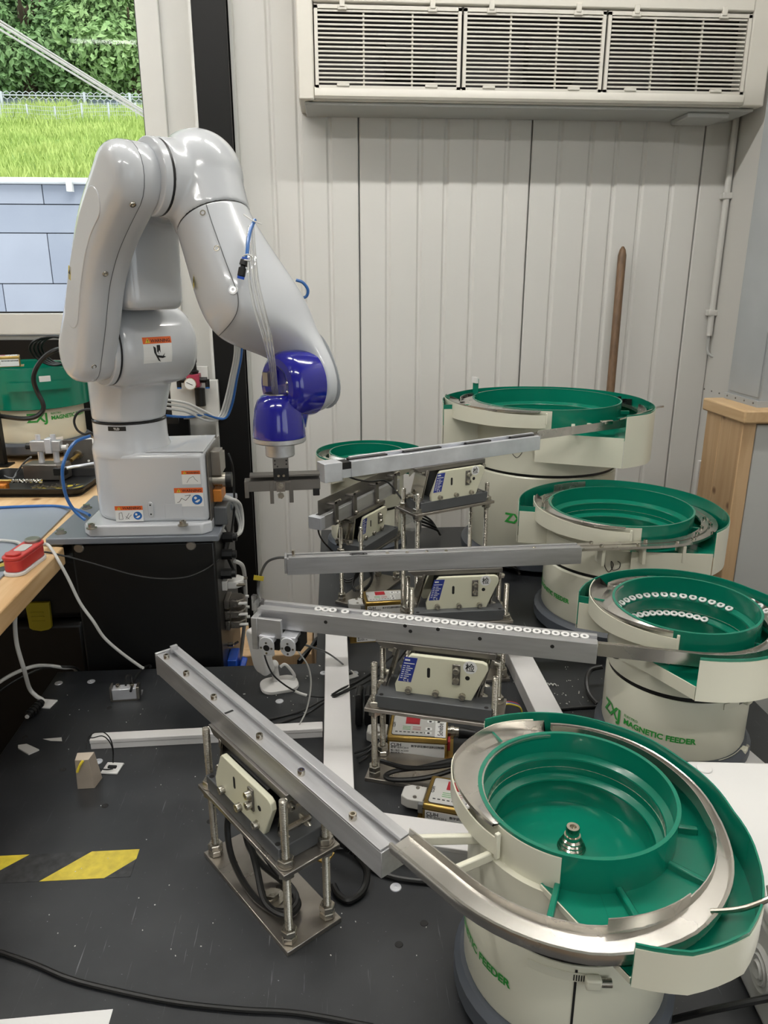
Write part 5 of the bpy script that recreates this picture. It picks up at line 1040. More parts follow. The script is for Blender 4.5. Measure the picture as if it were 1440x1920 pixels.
# ================================================================ CONTROLLERS
def controller(label, loc, rz, sticker=None, plug=True, sock=True, zoff=TZ):
    t = thing('feeder_controller', label, 'controller', (loc[0], loc[1], zoff), rz, 'gold feeder controllers'); w, d, h = .118, .082, .044
    put('mounting_plate', B().lo((-w/2-.012, -d/2, 0), (w/2+.012, d/2, .002)), 'gold', t)
    put('housing', B().lo((-w/2, -d/2, .002), (w/2, d/2, h)), 'gold', t, bevel=.003)
    put('housing_groove', B().lo((-w/2-.0003, -d/2-.0003, h-.0105), (w/2+.0003, d/2+.0003, h-.0095)), 'interior_dark', t)
    pn = put('front_panel', B().prism(rrect(w*.86, d*.82, .005), h, h+.0008), 'label_grey', t)
    put('panel_border', B().prism(rrect(w*.88, d*.85, .006), h, h+.0005), 'print_black', pn)
    put('display', B().lo((-w*.22, d*.06, h+.0008), (w*.02, d*.34, h+.0014)), 'print_red', pn)
    for x, y in ((.2, .2), (.34, .2), (.18, -.12), (.18, -.3)): 
        put('button', B().prism(rrect(.013, .010, .002), h+.0008, h+.0016), 'label_white', pn, (w*x, d*y, 0)); put('button_mark', B().prism([(math.cos(a)*.003, math.sin(a)*.003) for a in [k*.7 for k in range(9)]], h+.0016, h+.0018), 'print_black', pn, (w*x, d*y, 0))
    for k in range(9):
        put('print_line', B().lo((-w*.38+k*.0082, -d*.3, h+.0008), (-w*.38+k*.0082+.005, -d*.27, h+.001)), 'print_black', pn)
    for k in range(6): put('print_line', B().lo((-w*.26+.02*(k > 2), -d*(.06+.06*(k % 3)), h+.0008), (-w*.26+.02*(k > 2)+.016, -d*(.045+.06*(k % 3)), h+.001)), 'print_green' if k < 3 else 'print_red', pn)
    tx, tw = text('CUH', .008, .03); tx.xf(Matrix.Translation((-w*.39, -d*.1, h+.0011)) @ Matrix.Rotation(pi/2, 4, 'Z')); put('printing', tx.mesh('cuh', 0), 'print_black', pn)
    fl = put('side_label', B().lo((-w*.46, -d/2-.0008, .003), (w*.46, -d/2-.0002, .0325)), 'label_white', t)
    for s, sz, x, z in (('CUH', .010, -w*.44, .0235), ('数字调压振动送料控制器', .0075, -w*.1, .0235), ('型号: SDVC20-S', .0052, -w*.44, .019), ('输入电压: AC220V', .0045, -w*.44, .0125), ('输出电流: 5A', .0045, -w*.44, .007)):
        tx, tw = text(s, sz, .02); k = min(1, (w*.45-x)/tw); tx.xf(Matrix.Translation((x, -d/2-.0012, z)) @ Matrix.Rotation(pi/2, 4, 'X') @ Matrix.Scale(k, 4)); put('printing', tx.mesh('plate_text', 0), 'print_black', fl)
    if sticker:
        put('name_sticker', B().lo((w*.29, -d*.44, h+.0009), (w*.47, d*.44, h+.0014)), 'label_white', t, label='white sticker reading %s' % sticker)
        tx, tw = text(sticker, .0145, .01); tx.xf(Matrix.Translation((w*.42, -d*.38, h+.0017)) @ Matrix.Rotation(pi/2, 4, 'Z')); put('printing', tx.mesh('sticker_text', 0), 'print_black', t)
    if plug:
        pg = put('dsub_plug', B().prism([(-w/2-.045, -.013), (-w/2-.032, -.02), (-w/2-.004, -.02), (-w/2-.004, .02), (-w/2-.032, .02), (-w/2-.045, .013)], .012, .032), 'label_grey', t, bevel=.002)
        for s in (-.013, .013): put('plug_screw', B().cyl((-w/2-.02, s, .032), (-w/2-.02, s, .0335), .0035, n=10), 'steel', pg)
        put('plug_nut', B().lo((-w/2-.012, -.026, .01), (-w/2, -.014, .03)), 'grey_cable', pg, bevel=.002)
    if sock:
        put('round_socket', B().cyl((w/2, .008, .03), (w/2+.022, .008, .03), .0105, n=18).cyl((w/2+.006, .008, .03), (w/2+.012, .008, .03), .013, n=18), 'zinc', t)
        put('round_plug', B().cyl((w/2+.022, .008, .03), (w/2+.055, .008, .028), .012, .009, n=14), 'black', t)
        put('power_switch', B().lo((w/2, -.032, .012), (w/2+.006, -.012, .034)), 'print_red', t, bevel=.002)
    return t
c = AZ(848, 1548, TZ); controller('gold feeder controller nearest to the camera beside the big bowl', (.208, 1.087), R(-19))
controller('gold feeder controller with white name sticker under the ring feeder', (.158, 1.300), R(-10), 'Scheibe Lin')
controller('gold feeder controller in the front of the two behind the ring rail', (.10, 1.80), R(4), plug=True, sock=False)
controller('gold feeder controller at the back of the two behind the ring rail', (.135, 1.955), R(4), plug=True, sock=False)
zt_ = controller('gold feeder controller resting on the green bowl on the workbench', (fc[0]-.055, fc[1]-.05), R(20), sock=False, zoff=BZ+.306); zt_.scale = (.8, .8, .8)
# ================================================================ WHITE CABLE DUCTS
def duct(label, p, q, w, h, lid=True):
    p, q = Vector(p), Vector(q); d = q-p; c = (p+q)/2; t = thing('cable_duct', label, 'cable duct', (c.x, c.y, TZ), math.atan2(d.y, d.x), 'white cable ducts'); L = d.length
    put('channel', B().lo((-L/2, -w/2+.002, 0), (L/2, w/2-.002, h-.004)), 'white_duct', t); put('lid', B().lo((-L/2-.001, -w/2, h-.009), (L/2+.001, w/2, h)), 'white_duct', t, bevel=.0015); return t
duct('wide white cable duct running front to back in the middle', (-.004, 1.80), (-.004, 1.02), .055, .04)
duct('narrow white cable duct lying across the left of the table', (-.50, 1.342), (-.036, 1.352), .026, .022)
duct('white cable duct on the table right of the ring feeder stand', (.437, 1.75), (.437, 1.30), .056, .04)
duct('wide white cable duct in the foreground beside the big bowl', (.03, 1.03), (.26, .965), .06, .045)
duct('white cable duct at the right edge behind the ring-filled feeder', (.76, 1.25), (.80, 1.0), .05, .03)
# ================================================================ WHITE ENCLOSURE AT THE RIGHT
ex = thing('junction_box', 'large white plastic junction box at the right edge', 'junction box', (.72, .735, TZ), R(-6))
put('body', B().lo((-.19, -.25, 0), (.19, .24, .135)), 'white_plastic', ex, bevel=.012, seg=3); put('lid', B().lo((-.194, -.254, .136), (.194, .244, .162)), 'white_plastic', ex, bevel=.008, seg=3)
for y in (-.06, .1): put('grommet', B().lathe([(0, .006), (.01, .008), (.012, .004), (.018, .006), (.02, .003), (.026, .005), (.03, 0)], 28).xf(Matrix.Translation((-.19, y, .07)) @ Matrix.Rotation(-pi/2, 4, 'Y')), 'white_plastic', ex)
for x, y in ((-.17, -.23), (-.17, .22)): put('lid_screw', B().cyl((x, y, .162), (x, y, .165), .012, n=20), 'white_plastic', ex, bevel=.001)
# ================================================================ WEBCAM
cb = AZ(524, 1287, TZ); t = thing('desk_camera', 'white network camera on a round-cornered foot', 'camera', (cb.x, cb.y, TZ), R(14))
put('foot', B().loft([[(x, y, z) for x, y in rrect(.088*s, .070*s, .026*s)] for s, z in ((.96, 0), (1, .003), (.98, .008), (.5, .014), (.22, .018))]), 'white_plastic', t)
put('neck', B().cyl((-.006, .0, .012), (-.01, 0, .055), .0085, n=14).sphere((-.011, 0, .058), .0115, 14, 8), 'white_plastic', t)
put('stand_loop', B().tube([(.004, 0, .05), (.014, -.0, .055), (.024, 0, .045), (.036, 0, .022), (.03, 0, .012), (.012, 0, .013)], .0035), 'white_plastic', t)
Mh = Matrix.Translation((-.040, .0, .098)) @ Matrix.Rotation(R(24), 4, 'Z') @ Matrix.Rotation(R(-10), 4, 'Y')
hd_ = put('head', B().prism(rrect(.116, .055, .018), -.013, .013, Mh @ Matrix.Rotation(pi/2, 4, 'Y')), 'white_plastic', t, bevel=.005, seg=3)
put('head_back', B().prism(rrect(.045, .04, .012), .012, .026, Mh @ Matrix.Rotation(pi/2, 4, 'Y')), 'white_plastic', hd_, bevel=.004)
put('socket', B().cyl(Mh @ Vector((.0265, .0, 0)), Mh @ Vector((.0275, 0, 0)), .003, n=10), 'interior_dark', hd_)
for k in range(5): put('vent_slot', B().box((0, 0, 0), (.018, .0006, .0012)).xf(Mh @ Matrix.Translation((0, -.0252, .042-.003*k))), 'grey_cable', hd_)
put('status_light', B().box((0, 0, 0), (.0025, .0006, .0025)).xf(Mh @ Matrix.Translation((.001, -.0254, -.004))), 'led_red', hd_)
# ================================================================ SMALL THINGS ON THE TABLE
p = AZ(236, 1310, TZ); t = thing('sensor_block', 'small grey metal sensor block with cable near the table edge', 'sensor', (p.x, p.y, TZ), R(4))
put('block', B().lo((-.026, -.011, .004), (.026, .011, .03)), 'alu_bright', t, bevel=.001); put('end_plate', B().lo((-.030, -.014, .004), (-.0265, .011, .036)), 'steel', t); put('end_plate', B().lo((.0265, -.013, .004), (.033, .011, .034)), 'chrome', t, bevel=.001); put('foot', B().lo((-.01, .011, .0), (.033, .03, .003)), 'alu', t)
put('pad', B().lo((-.03, -.011, 0), (.03, .011, .004)), 'steel_dark', t)
for x in (-.014, .016): put('block_screw', screw_mesh('z', .005, .002), None, t, (x, 0, .03))
put('cable_stub', B().tube([(.002, .004, .03), (.004, .012, .05), (.012, .02, .045), (.014, .012, .03)], .0022), 'black', t)
p = AZ(163, 1475, TZ); t = thing('wedge_block', 'tall steel wedge block with sloping side standing on the table', 'block', (p.x, p.y+.006, TZ), R(2))
put('wedge', B().loft([[(-.0155, -.012, 0), (.0155, -.012, 0), (.022, .018, 0), (-.0155, .018, 0)], [(-.0155, -.006, .058), (.009, -.006, .058), (.0155, .012, .062), (-.0155, .012, .062)]]), 'wedge_steel', t, bevel=.0006); put('crimp_sleeve', B().tube([(.0, -.0085, .058), (-.006, -.0115, .05), (-.011, -.0135, .038)], .0025), 'label_yellow', t)
def tie_base(label, x, y, rz, clip=True):
    p = AZ(x, y, TZ); t = thing('cable_tie_mount', label, 'cable mount', (p.x, p.y, TZ), R(rz)); put('plate', B().lo((-.0165, -.0165, 0), (.0165, .0165, .0035)), 'white_plastic', t, bevel=.001)
    if clip: put('clip', B().lo((-.008, -.003, .0035), (.008, .003, .007)), 'black', t)
    return t
tie_base('white square cable tie mount beside the steel wedge', 211, 1442, -8); tie_base('white square cable tie mount with black strain relief', 88, 1321, -12, False)
tie_base('white square cable tie mount beside the network camera cables', 655, 1267, 30)
p = AZ(52, 1406, TZ); one('adhesive_plate', B().prism([(-.024, .014), (-.008, .017), (.024, -.004), (.009, -.018), (-.02, .004)], 0, .003), 'label_grey', 'dirty torn adhesive plate left on the table corner', 'plate', loc=(p.x, p.y, TZ))
p = AZ(100, 1387, TZ); o = one('scuff_residue', B().prism([(-.022, .004), (.014, .007), (.02, -.007), (-.004, -.004)], 0, .0004), 'label_grey', 'pale residue smear near the left table edge', 'smear', loc=(p.x, p.y, TZ))
p = AZ(212, 1893, TZ); q = AZ(195, 1960, TZ)
one('paper_sheet', B().prism([(p.x, p.y), (p.x-.35, p.y-.012), (p.x-.35, p.y-.2), (q.x, p.y-.2)], TZ+.0003, TZ+.001), 'paper', 'white paper sheet at the bottom left corner', 'paper')
put_l = B().lo((p.x-.3, p.y-.031, TZ+.0011), (p.x-.06, p.y-.030, TZ+.0013)).lo((p.x-.3, p.y-.045, TZ+.0011), (p.x-.09, p.y-.044, TZ+.0013)); bpy.data.objects['paper_sheet']; put('printed_frame', put_l, 'label_grey', bpy.data.objects['paper_sheet'])
rn = random.Random(12); b = B()
for k in range(90):
    x, y = rn.uniform(430, 1130), rn.uniform(1240, 1340)
    if rn.random() < .35: x, y = rn.gauss(1040, 22), rn.gauss(1290, 22)
    p = AZ(x, y, TZ); b.box((p.x, p.y, TZ+.0008), (.001+.004*rn.random()**3, .001+.001*rn.random(), .0014), rn.random()*3)
for k in range(70):
    p = AZ(rn.uniform(60, 840), rn.uniform(1300, 1800), TZ); b.box((p.x, p.y, TZ+.0005), (.0012+.001*rn.random(), .0012, .001), rn.random()*3)
o = one('plastic_shavings', b, 'shavings', 'tiny white plastic shavings scattered over the black table', 'shavings'); o['kind'] = 'stuff'
t = thing('shaving_curl', 'shiny twisted plastic curl on the table by the ring feeder', 'curl', AZ(1030, 1283, TZ+.002)); b = B(); b.tube([(-.014+.028*i/16, -.006*i/16+.0025*math.cos(i*1.4), .002+.002*math.sin(i*1.4)) for i in range(17)], .0013, 6, 2); put('curl', b, 'shavings', t)
# ================================================================ TOOLBOX, FLOOR THINGS
lt = AY(75, 1155, 1.80); t = thing('toolbox', 'black plastic toolbox with yellow latch under the workbench', 'toolbox', (-.87, 1.98, 0))
put('body', B().lo((-.24, -.17, 0), (.22, .17, lt.z-.02)), 'black_satin', t, bevel=.02, seg=3); put('lid', B().lo((-.25, -.175, lt.z-.015), (.23, .175, lt.z+.16)), 'black', t, bevel=.02, seg=3)
la_ = put('latch', B().prism([(-.03, .04), (.03, .04), (.028, -.03), (.02, -.036), (0, -.04), (-.02, -.036), (-.028, -.03)], 0, .012, Matrix(((1, 0, 0, lt.x+.87), (0, 0, -1, -.176), (0, 1, 0, lt.z), (0, 0, 0, 1)))), 'yellow_plastic', t, bevel=.002)
for k in range(3): put('latch_rib', B().lo((lt.x+.87-.018, -.1905, lt.z+.012-.012*k), (lt.x+.87+.014, -.188, lt.z+.015-.012*k)), 'yellow_plastic', la_)
one('cardboard_box', B().lo((-.13, -.12, 0), (.13, .12, .5)), 'wood_box', 'brown cardboard box on the floor beyond the table edge', 'box', loc=(-.215, 2.3, 0), bevel=.004)
# ================================================================ PRESSURE REGULATOR ON THE WALL
p = AY(362, 715, 3.0); t = thing('pressure_regulator', 'red pneumatic pressure regulator with gauge and black knob', 'regulator', p)
put('body', B().lo((-.022, -.02, -.022), (.028, .03, .03)), 'red_regulator', t, bevel=.003); put('knob', B().lathe([(.022, .03), (.026, .04), (.018, .045), (.017, .07), (.02, .075), (.02, .094), (.015, .098), (0, .098)], 20), 'black', t)
gg = put('gauge', B().cyl((-.006, -.02, -.006), (-.006, -.034, -.006), .024, n=28), 'chrome', t); put('dial', B().cyl((-.006, -.034, -.006), (-.006, -.0345, -.006), .021, n=28), 'label_white', gg); put('needle', B().box((-.008, -.035, -.005), (.026, .0006, .0025), M=Matrix.Rotation(R(25), 4, 'Y')), 'print_black', gg)
for s in (-1, 1): put('elbow_fitting', B().cyl((s*.028, 0, .005), (s*.055, 0, .005), .011, n=12).cyl((s*.055, 0, .008), (s*.055, 0, -.022), .009, n=12), 'black', t); put('fitting_ring', B().cyl((s*.055, 0, -.022), (s*.055, 0, -.028), .009, n=12), 'blue_tube', t)
put('mounting_board', B().lo((-.10, .035, -.15), (.09, .06, .0)), 'frame_white', t, bevel=.003); put('filter_bowl', B().cyl((.02, .02, -.10), (.02, .02, -.03), .02, n=18), 'black', t)
put('backing_post', B().lo((-.06, .06, -.16), (.05, .08, .05)), 'frame_white', t)
one('dark_cover_strip', B().prism([(-.05, -.12), (.0, -.12), (.012, .1), (-.02, .1)], 0, .02, Matrix(((1, 0, 0, 0), (0, 0, 1, 0), (0, 1, 0, 0), (0, 0, 0, 1)))), 'black', 'dark wedge-shaped cover between the robot turret and the regulator', 'cover', loc=AY(330, 740, 3.1))
# ================================================================ HOSES AND CABLES
def zc(*a): return [AZ(x, y, z) for x, y, z in a]
def yc(*a): return [AY(x, y, Y) for x, y, Y in a]
G = 'clear air hoses on the forearm'
for k, (dx, lab) in enumerate(((0, 'left clear air hose running from the forearm into the blue wrist'), (7, 'middle clear air hose running from the forearm into the blue wrist'), (13, 'right clear air hose running from the forearm into the blue wrist'))):
    cable('air_hose', lab, 'hose', yc((468+dx*.5, 425, 1.40), (463+dx, 455, 1.37), (466+dx, 490, 1.335), (468+dx*1.2, 530, 1.31), (478+dx*1.3, 580, 1.29), (494+dx, 630, 1.28), (506+dx*.6, 680, 1.30), (511+dx*.5, 720, 1.34), (514+dx*.5, 752, 1.365)), .0026, 'clear', G)
t = thing('push_fitting', 'blue air tube end with black push-in coupling hanging on the forearm', 'coupling', AY(463, 480, 1.34)); o_ = t.location
def rel(*a): return [AY(*q)-o_ for q in a]
put('blue_tube', B().tube(rel((478, 412, 1.40), (470, 430, 1.385), (465, 455, 1.36), (463, 478, 1.345), (459, 492, 1.34)), .0032), 'blue_tube', t)
q = rel((459, 488, 1.34), (456, 498, 1.338), (455, 502, 1.338), (454, 507, 1.337), (452, 518, 1.336), (451, 523, 1.336))
put('coupling', B().cyl(q[0], q[1], .0072, n=16).cyl(q[1], q[3], .0045, n=14).cyl(q[2], q[4], .0066, n=16), 'black', t, bevel=.0008); put('release_ring', B().cyl(q[4], q[5], .0062, n=16), 'blue_plastic', t)
put('release_ring', B().cyl(q[0]+(q[0]-q[1])*.4, q[0], .006, n=16), 'blue_plastic', t)
put('zip_tie', B().tube(rel((457, 402, 1.42), (468, 410, 1.40), (475, 414, 1.39), (490, 420, 1.4)), .0012), 'white_plastic', t); put('zip_tie', B().tube(rel((456, 480, 1.33), (464, 477, 1.325), (472, 481, 1.33), (470, 488, 1.335), (458, 487, 1.33)), .0012), 'white_plastic', t)
cable('blue_hose', 'short blue air hose arching behind the right side of the forearm', 'hose', yc((555, 525, 1.55), (568, 530, 1.55), (577, 543, 1.55), (574, 556, 1.55), (560, 560, 1.55)), .003, 'blue_tube')
for k in range(4):
    d = k*4
    cable('signal_tube', ['leftmost pale tube of the bundle hanging behind the robot forearm', 'second pale tube of the bundle behind the robot forearm', 'third pale tube of the bundle behind the robot forearm', 'blue tube at the right of the bundle behind the robot forearm'][k], 'tube',
          yc((440+d, 600, 1.9), (441+d, 660, 1.95), (432+d, 710, 2.0), (420+d*1.2, 760, 2.02), (408+d, 785, 2.02), (385, 788-d*2+(14 if k == 3 else 0), 2.0), (350, 772-d*2+(34 if k == 3 else 0), 1.96), (308, 765-d*2+(38 if k == 3 else 0), 1.92)), .0034, 'blue_tube' if k == 3 else 'white_cable', 'tube bundle behind the forearm')
cable('blue_hose', 'blue air hose curving down from the robot base over the tray', 'hose', yc((168, 818, 1.76), (140, 830, 1.72), (122, 860, 1.69), (117, 890, 1.68), (124, 930, 1.68), (140, 958, 1.68), (160, 975, 1.67)), .0038, 'blue_tube')
cable('blue_hose', 'blue air hose lying on the workbench sheet to the robot base', 'hose', zc((-10, 952, BZ+.008), (60, 949, BZ+.008), (110, 949, BZ+.008), (145, 956, BZ+.02), (168, 966, 1.1)), .0038, 'blue_tube')
cable('white_cable', 'white cable hanging from the red button box down to the table sensor', 'cable', [AZ(-10, 1012, BZ+.01), AZ(30, 1016, BZ+.01), AZ(48, 1024, BZ+.03), AZ(85, 1020, BZ+.012), AZ(98, 1032, BZ+.006)]+yc((110, 1052, 1.60), (128, 1085, 1.60), (150, 1130, 1.6), (175, 1165, 1.6), (195, 1195, 1.61), (225, 1222, 1.62), (262, 1249, 1.635), (268, 1252, 1.63)), .0036, 'white_cable')
cable('black_cable', 'thin black cable looping across the front of the pedestal', 'cable', [AZ(0, 1055, BZ+.01), AZ(40, 1040, BZ+.012), AZ(80, 1035, BZ+.006)]+yc((110, 1040, 1.62), (150, 1050, 1.63), (200, 1064, 1.635), (250, 1078, 1.64), (300, 1085, 1.645), (350, 1082, 1.65), (385, 1068, 1.66), (410, 1050, 1.70)), .0022, 'black_cable')
cable('grey_cable', 'thick grey cable dropping from the bench into a black strain relief', 'cable', yc((30, 1140, 1.42), (28, 1170, 1.43), (32, 1210, 1.44), (45, 1255, 1.45))+zc((55, 1290, TZ+.05), (68, 1305, TZ+.03), (80, 1314, TZ+.018), (65, 1328, TZ+.014), (50, 1345, TZ+.01)), .0045, 'white_cable')
a, b_ = AZ(78, 1316, TZ+.016), AZ(52, 1342, TZ+.012); t = thing('strain_relief', 'black ribbed strain relief at the left table edge', 'strain relief', a)
put('sleeve', B().cyl((0, 0, 0), b_-a, .0075, n=14), 'black', t)
for k in range(5): put('rib', B().cyl((b_-a)*(.1+.18*k), (b_-a)*(.2+.18*k), .0095, n=14), 'black', t)
cable('grey_cable', 'grey cable arching over the left table corner', 'cable', yc((-20, 1292, 1.50), (20, 1266, 1.53), (60, 1250, 1.56), (90, 1248, 1.6), (120, 1252, 1.64), (140, 1254, 1.70), (150, 1275, 1.76)), .0042, 'white_cable')
cable('black_cable', 'black cable running below the grey cable at the table corner', 'cable', yc((-20, 1310, 1.5), (25, 1278, 1.53), (70, 1256, 1.57), (105, 1250, 1.62), (145, 1254, 1.66), (155, 1280, 1.75)), .003, 'black_cable')
cable('black_cable', 'black cable between the sensor block and the white hanging cable', 'cable', zc((245, 1296, TZ+.03), (250, 1280, TZ+.03), (258, 1265, TZ+.015), (268, 1253, TZ+.012), (280, 1248, TZ+.006), (283, 1252, TZ+.004)), .003, 'black_cable')
for k in range(2): cable('sensor_wire', ['outer thin black wire looping from the wedge to the tie mount', 'inner thin black wire looping from the wedge to the tie mount'][k], 'wire', [AZ(162, 1405, TZ+.06), AZ(164, 1386, TZ+.075-.004*k), AZ(176, 1374+9*k, TZ+.085), AZ(192, 1372+8*k, TZ+.085), AZ(206-2*k, 1384+5*k, TZ+.07), AZ(212-k, 1405, TZ+.04), AZ(212, 1430, TZ+.008)], .0011, 'black_cable', 'thin wires at the wedge')
cable('sensor_wire', 'short black wire from the yellow sleeve to the tie mount', 'wire', [AZ(150, 1428, TZ+.036), AZ(160, 1434, TZ+.03), AZ(180, 1440, TZ+.02), AZ(200, 1443, TZ+.008), AZ(212, 1441, TZ+.006)], .0013, 'black_cable')
cable('black_cable', 'long black cable lying across the bottom foreground of the table', 'cable', zc((-30, 1775, TZ+.004), (60, 1806, TZ+.004), (130, 1835, TZ+.004), (220, 1858, TZ+.004), (330, 1880, TZ+.004), (450, 1893, TZ+.004), (560, 1900, TZ+.004), (700, 1925, TZ+.004)), .0036, 'black_cable')
cable('black_cable', 'black cable at the bottom right under the junction box', 'cable', zc((1170, 1935, TZ+.004), (1260, 1912, TZ+.01), (1330, 1895, TZ+.05), (1400, 1880, TZ+.07), (1460, 1868, TZ+.08)), .0042, 'black_cable')
cable('black_cable', 'black cable sweeping from the near stand to the big bowl feeder', 'cable', zc((600, 1560, TZ+.02), (650, 1590, TZ+.012), (690, 1625, TZ+.006), (740, 1645, TZ+.005), (800, 1653, TZ+.005), (840, 1655, TZ+.005)), .0042, 'black_cable')
cable('power_cord', 'thick black power cord looping beside the near stand', 'cord', zc((622, 1556, TZ+.06), (640, 1572, TZ+.06), (660, 1590, TZ+.05), (680, 1615, TZ+.035), (688, 1640, TZ+.02), (680, 1670, TZ+.008), (655, 1688, TZ+.006), (635, 1678, TZ+.006), (625, 1660, TZ+.006)), .0055, 'black_cable')
a, b_ = AZ(624, 1556, TZ+.062), AZ(676, 1606, TZ+.04); t = thing('cord_connector', 'metal collared black cord connector under the nearest rail', 'connector', a)
put('collar', B().cyl((b_-a)*-.08, (b_-a)*.1, .0115, n=18), 'chrome', t); put('boot', B().cyl((b_-a)*.1, (b_-a)*.55, .012, .0095, n=16), 'black', t)
for k in range(6): put('boot_rib', B().cyl((b_-a)*(.58+.06*k), (b_-a)*(.61+.06*k), .0092-.0003*k, n=14), 'black', t)
M1 = Matrix.Translation((-.1145, .946, TZ)) @ Matrix.Rotation(R(-53.9), 4, 'Z')
lp = [(-.07, -.01, .13), (-.085, -.02, .08), (-.06, -.03, .035), (-.0, -.035, .016), (.05, -.03, .016), (.075, -.01, .02), (.06, .01, .025), (.02, .0, .05), (-.03, -.01, .085), (-.02, -.02, .10), (.01, -.025, .06), (.05, -.035, .03), (.085, -.02, .024), (.07, .008, .018), (.02, .015, .014), (-.02, .0, .03), (-.04, -.01, .06), (-.05, -.012, .12)]
cable('coiled_cable', 'coiled black cable tied up inside the nearest stand', 'cable', [M1 @ Vector(p) for p in lp], .005, 'black_cable')
for k, (M_, c_, lab) in enumerate(((M1, (-.0, .0), 'plated hex bolt holding the nearest stand to the table'),)):
    b = B().cyl((0, 0, .008), (0, 0, .0105), .018, n=24); b.hexa((0, 0, .0105), .0105, .009); b.cyl((0, 0, .0195), (0, 0, .02), .006, n=12); one('hex_bolt', b, 'zinc', lab, 'bolt', loc=M_ @ Vector((.03, -.012, 0)))
b = B().cyl((0, 0, .008), (0, 0, .0105), .018, n=24); b.hexa((0, 0, .0105), .0105, .009); one('hex_bolt', b, 'zinc', 'plated hex bolt holding the ring feeder stand to the table', 'bolt', loc=M2r @ Vector((.07, -.02, 0)))
lp = [(-.10, -.02, .03), (-.05, -.035, .035), (.0, -.03, .04), (.06, -.01, .05), (.1, .02, .06), (.07, -.0, .042), (.0, -.042, .028), (-.06, -.052, .018), (-.085, -.045, .016), (-.07, -.03, .02), (-.02, -.02, .03), (.04, -.002, .045)]
cable('coiled_cable', 'coiled black cable tied up in the ring feeder stand', 'cable', [M2r @ Vector(p) for p in lp], .0046, 'black_cable')
put_b = put('gold_bracket', B().lo((-.02, -.012, 0), (.02, .012, .003)), 'gold'); put_b.location = M1 @ Vector((.06, .055, .07)); put_b.rotation_euler = (0, 0, R(-30)); tag(put_b, 'small gold mounting tab behind the nearest stand', 'bracket')
# sensor cables of the ring rail
cable('sensor_cable', 'thin white sensor wire hanging from the ring rail end to the duct', 'wire', yc((546, 1198, 1.28), (560, 1222, 1.30), (578, 1250, 1.33), (583, 1285, 1.35), (575, 1330, 1.36), (560, 1362, 1.355), (550, 1390, 1.345)), .0016, 'white_cable')
cable('sensor_cable', 'grey sensor cable from the second sensor over the wide duct', 'wire', [AY(552, 1203, 1.30), AY(590, 1215, 1.34), AY(615, 1225, 1.4), AZ(640, 1243, TZ+.05), AZ(660, 1262, TZ+.01)], .002, 'grey_cable')
cable('sensor_cable', 'black wire with white sleeve curving in front of the network camera', 'wire', yc((494, 1205, 1.31), (498, 1235, 1.35), (512, 1265, 1.42), (535, 1285, 1.46), (556, 1297, 1.47))+zc((575, 1304, TZ+.012), (610, 1307, TZ+.03), (640, 1298, TZ+.05), (670, 1280, TZ+.02), (700, 1262, TZ+.01)), .0018, 'black_cable')
one('cable_sleeve', B().tube(yc((553, 1296, 1.468), (562, 1300, 1.468), (575, 1304, 1.468)), .0034), 'white_cable', 'short pale sleeve on the wire beside the camera foot', 'sleeve')
for k in range(3):
    cable('black_cable', ['upper black cable crossing the wide duct towards the ring stand', 'middle black cable crossing the wide duct towards the ring stand', 'lower black cable crossing behind the nearest rail on the table'][k], 'cable',
          [zc((500, 1350, TZ+.003), (560, 1335, TZ+.003), (610, 1310, TZ+.03), (640, 1292, TZ+.046), (680, 1272, TZ+.02), (730, 1235, TZ+.04), (760, 1205, TZ+.08)), zc((520, 1358, TZ+.003), (575, 1338, TZ+.003), (612, 1315, TZ+.03), (645, 1298, TZ+.046), (685, 1280, TZ+.015), (735, 1250, TZ+.02), (765, 1215, TZ+.06)), zc((345, 1300, TZ+.003), (370, 1322, TZ+.003), (385, 1335, TZ+.003), (420, 1350, TZ+.003), (500, 1362, TZ+.003))][k], .0024, 'black_cable')
cable('sensor_cable', 'grey sensor cable arching from the plain rail end to the wall column', 'cable', yc((540, 1046, 1.60), (520, 1046, 1.62), (500, 1055, 1.66), (488, 1080, 1.70), (484, 1110, 1.70), (492, 1135, 1.60), (500, 1150, 1.45)), .0032, 'grey_cable')
o = one('cable_tag', B().lo((-.012, -.001, -.006), (.012, .001, .006)), 'label_yellow', 'small yellow tag on the grey sensor cable', 'tag', loc=AY(485, 1084, 1.69), rot=(0, R(10), 0))
cable('sensor_cable', 'thin black probe cable hanging from the bright rail end', 'cable', yc((618, 874, 1.70), (640, 886, 1.72), (665, 898, 1.76), (695, 903, 1.82), (720, 901, 1.86), (735, 912, 1.86), (755, 938, 1.84)), .0024, 'black_cable')
cable('sensor_cable', 'black cable hanging from the guarded rail end to the table', 'cable', yc((596, 982, 1.93), (598, 1000, 1.95), (606, 1015, 1.98), (622, 1032, 2.0), (640, 1048, 2.02)), .0024, 'black_cable')
cable('sensor_cable', 'grey cable hanging below the plate of the tall stand', 'cable', yc((786, 955, 1.85), (788, 975, 1.86), (788, 995, 1.9), (782, 1015, 1.95), (782, 1045, 2.0)), .0026, 'grey_cable')
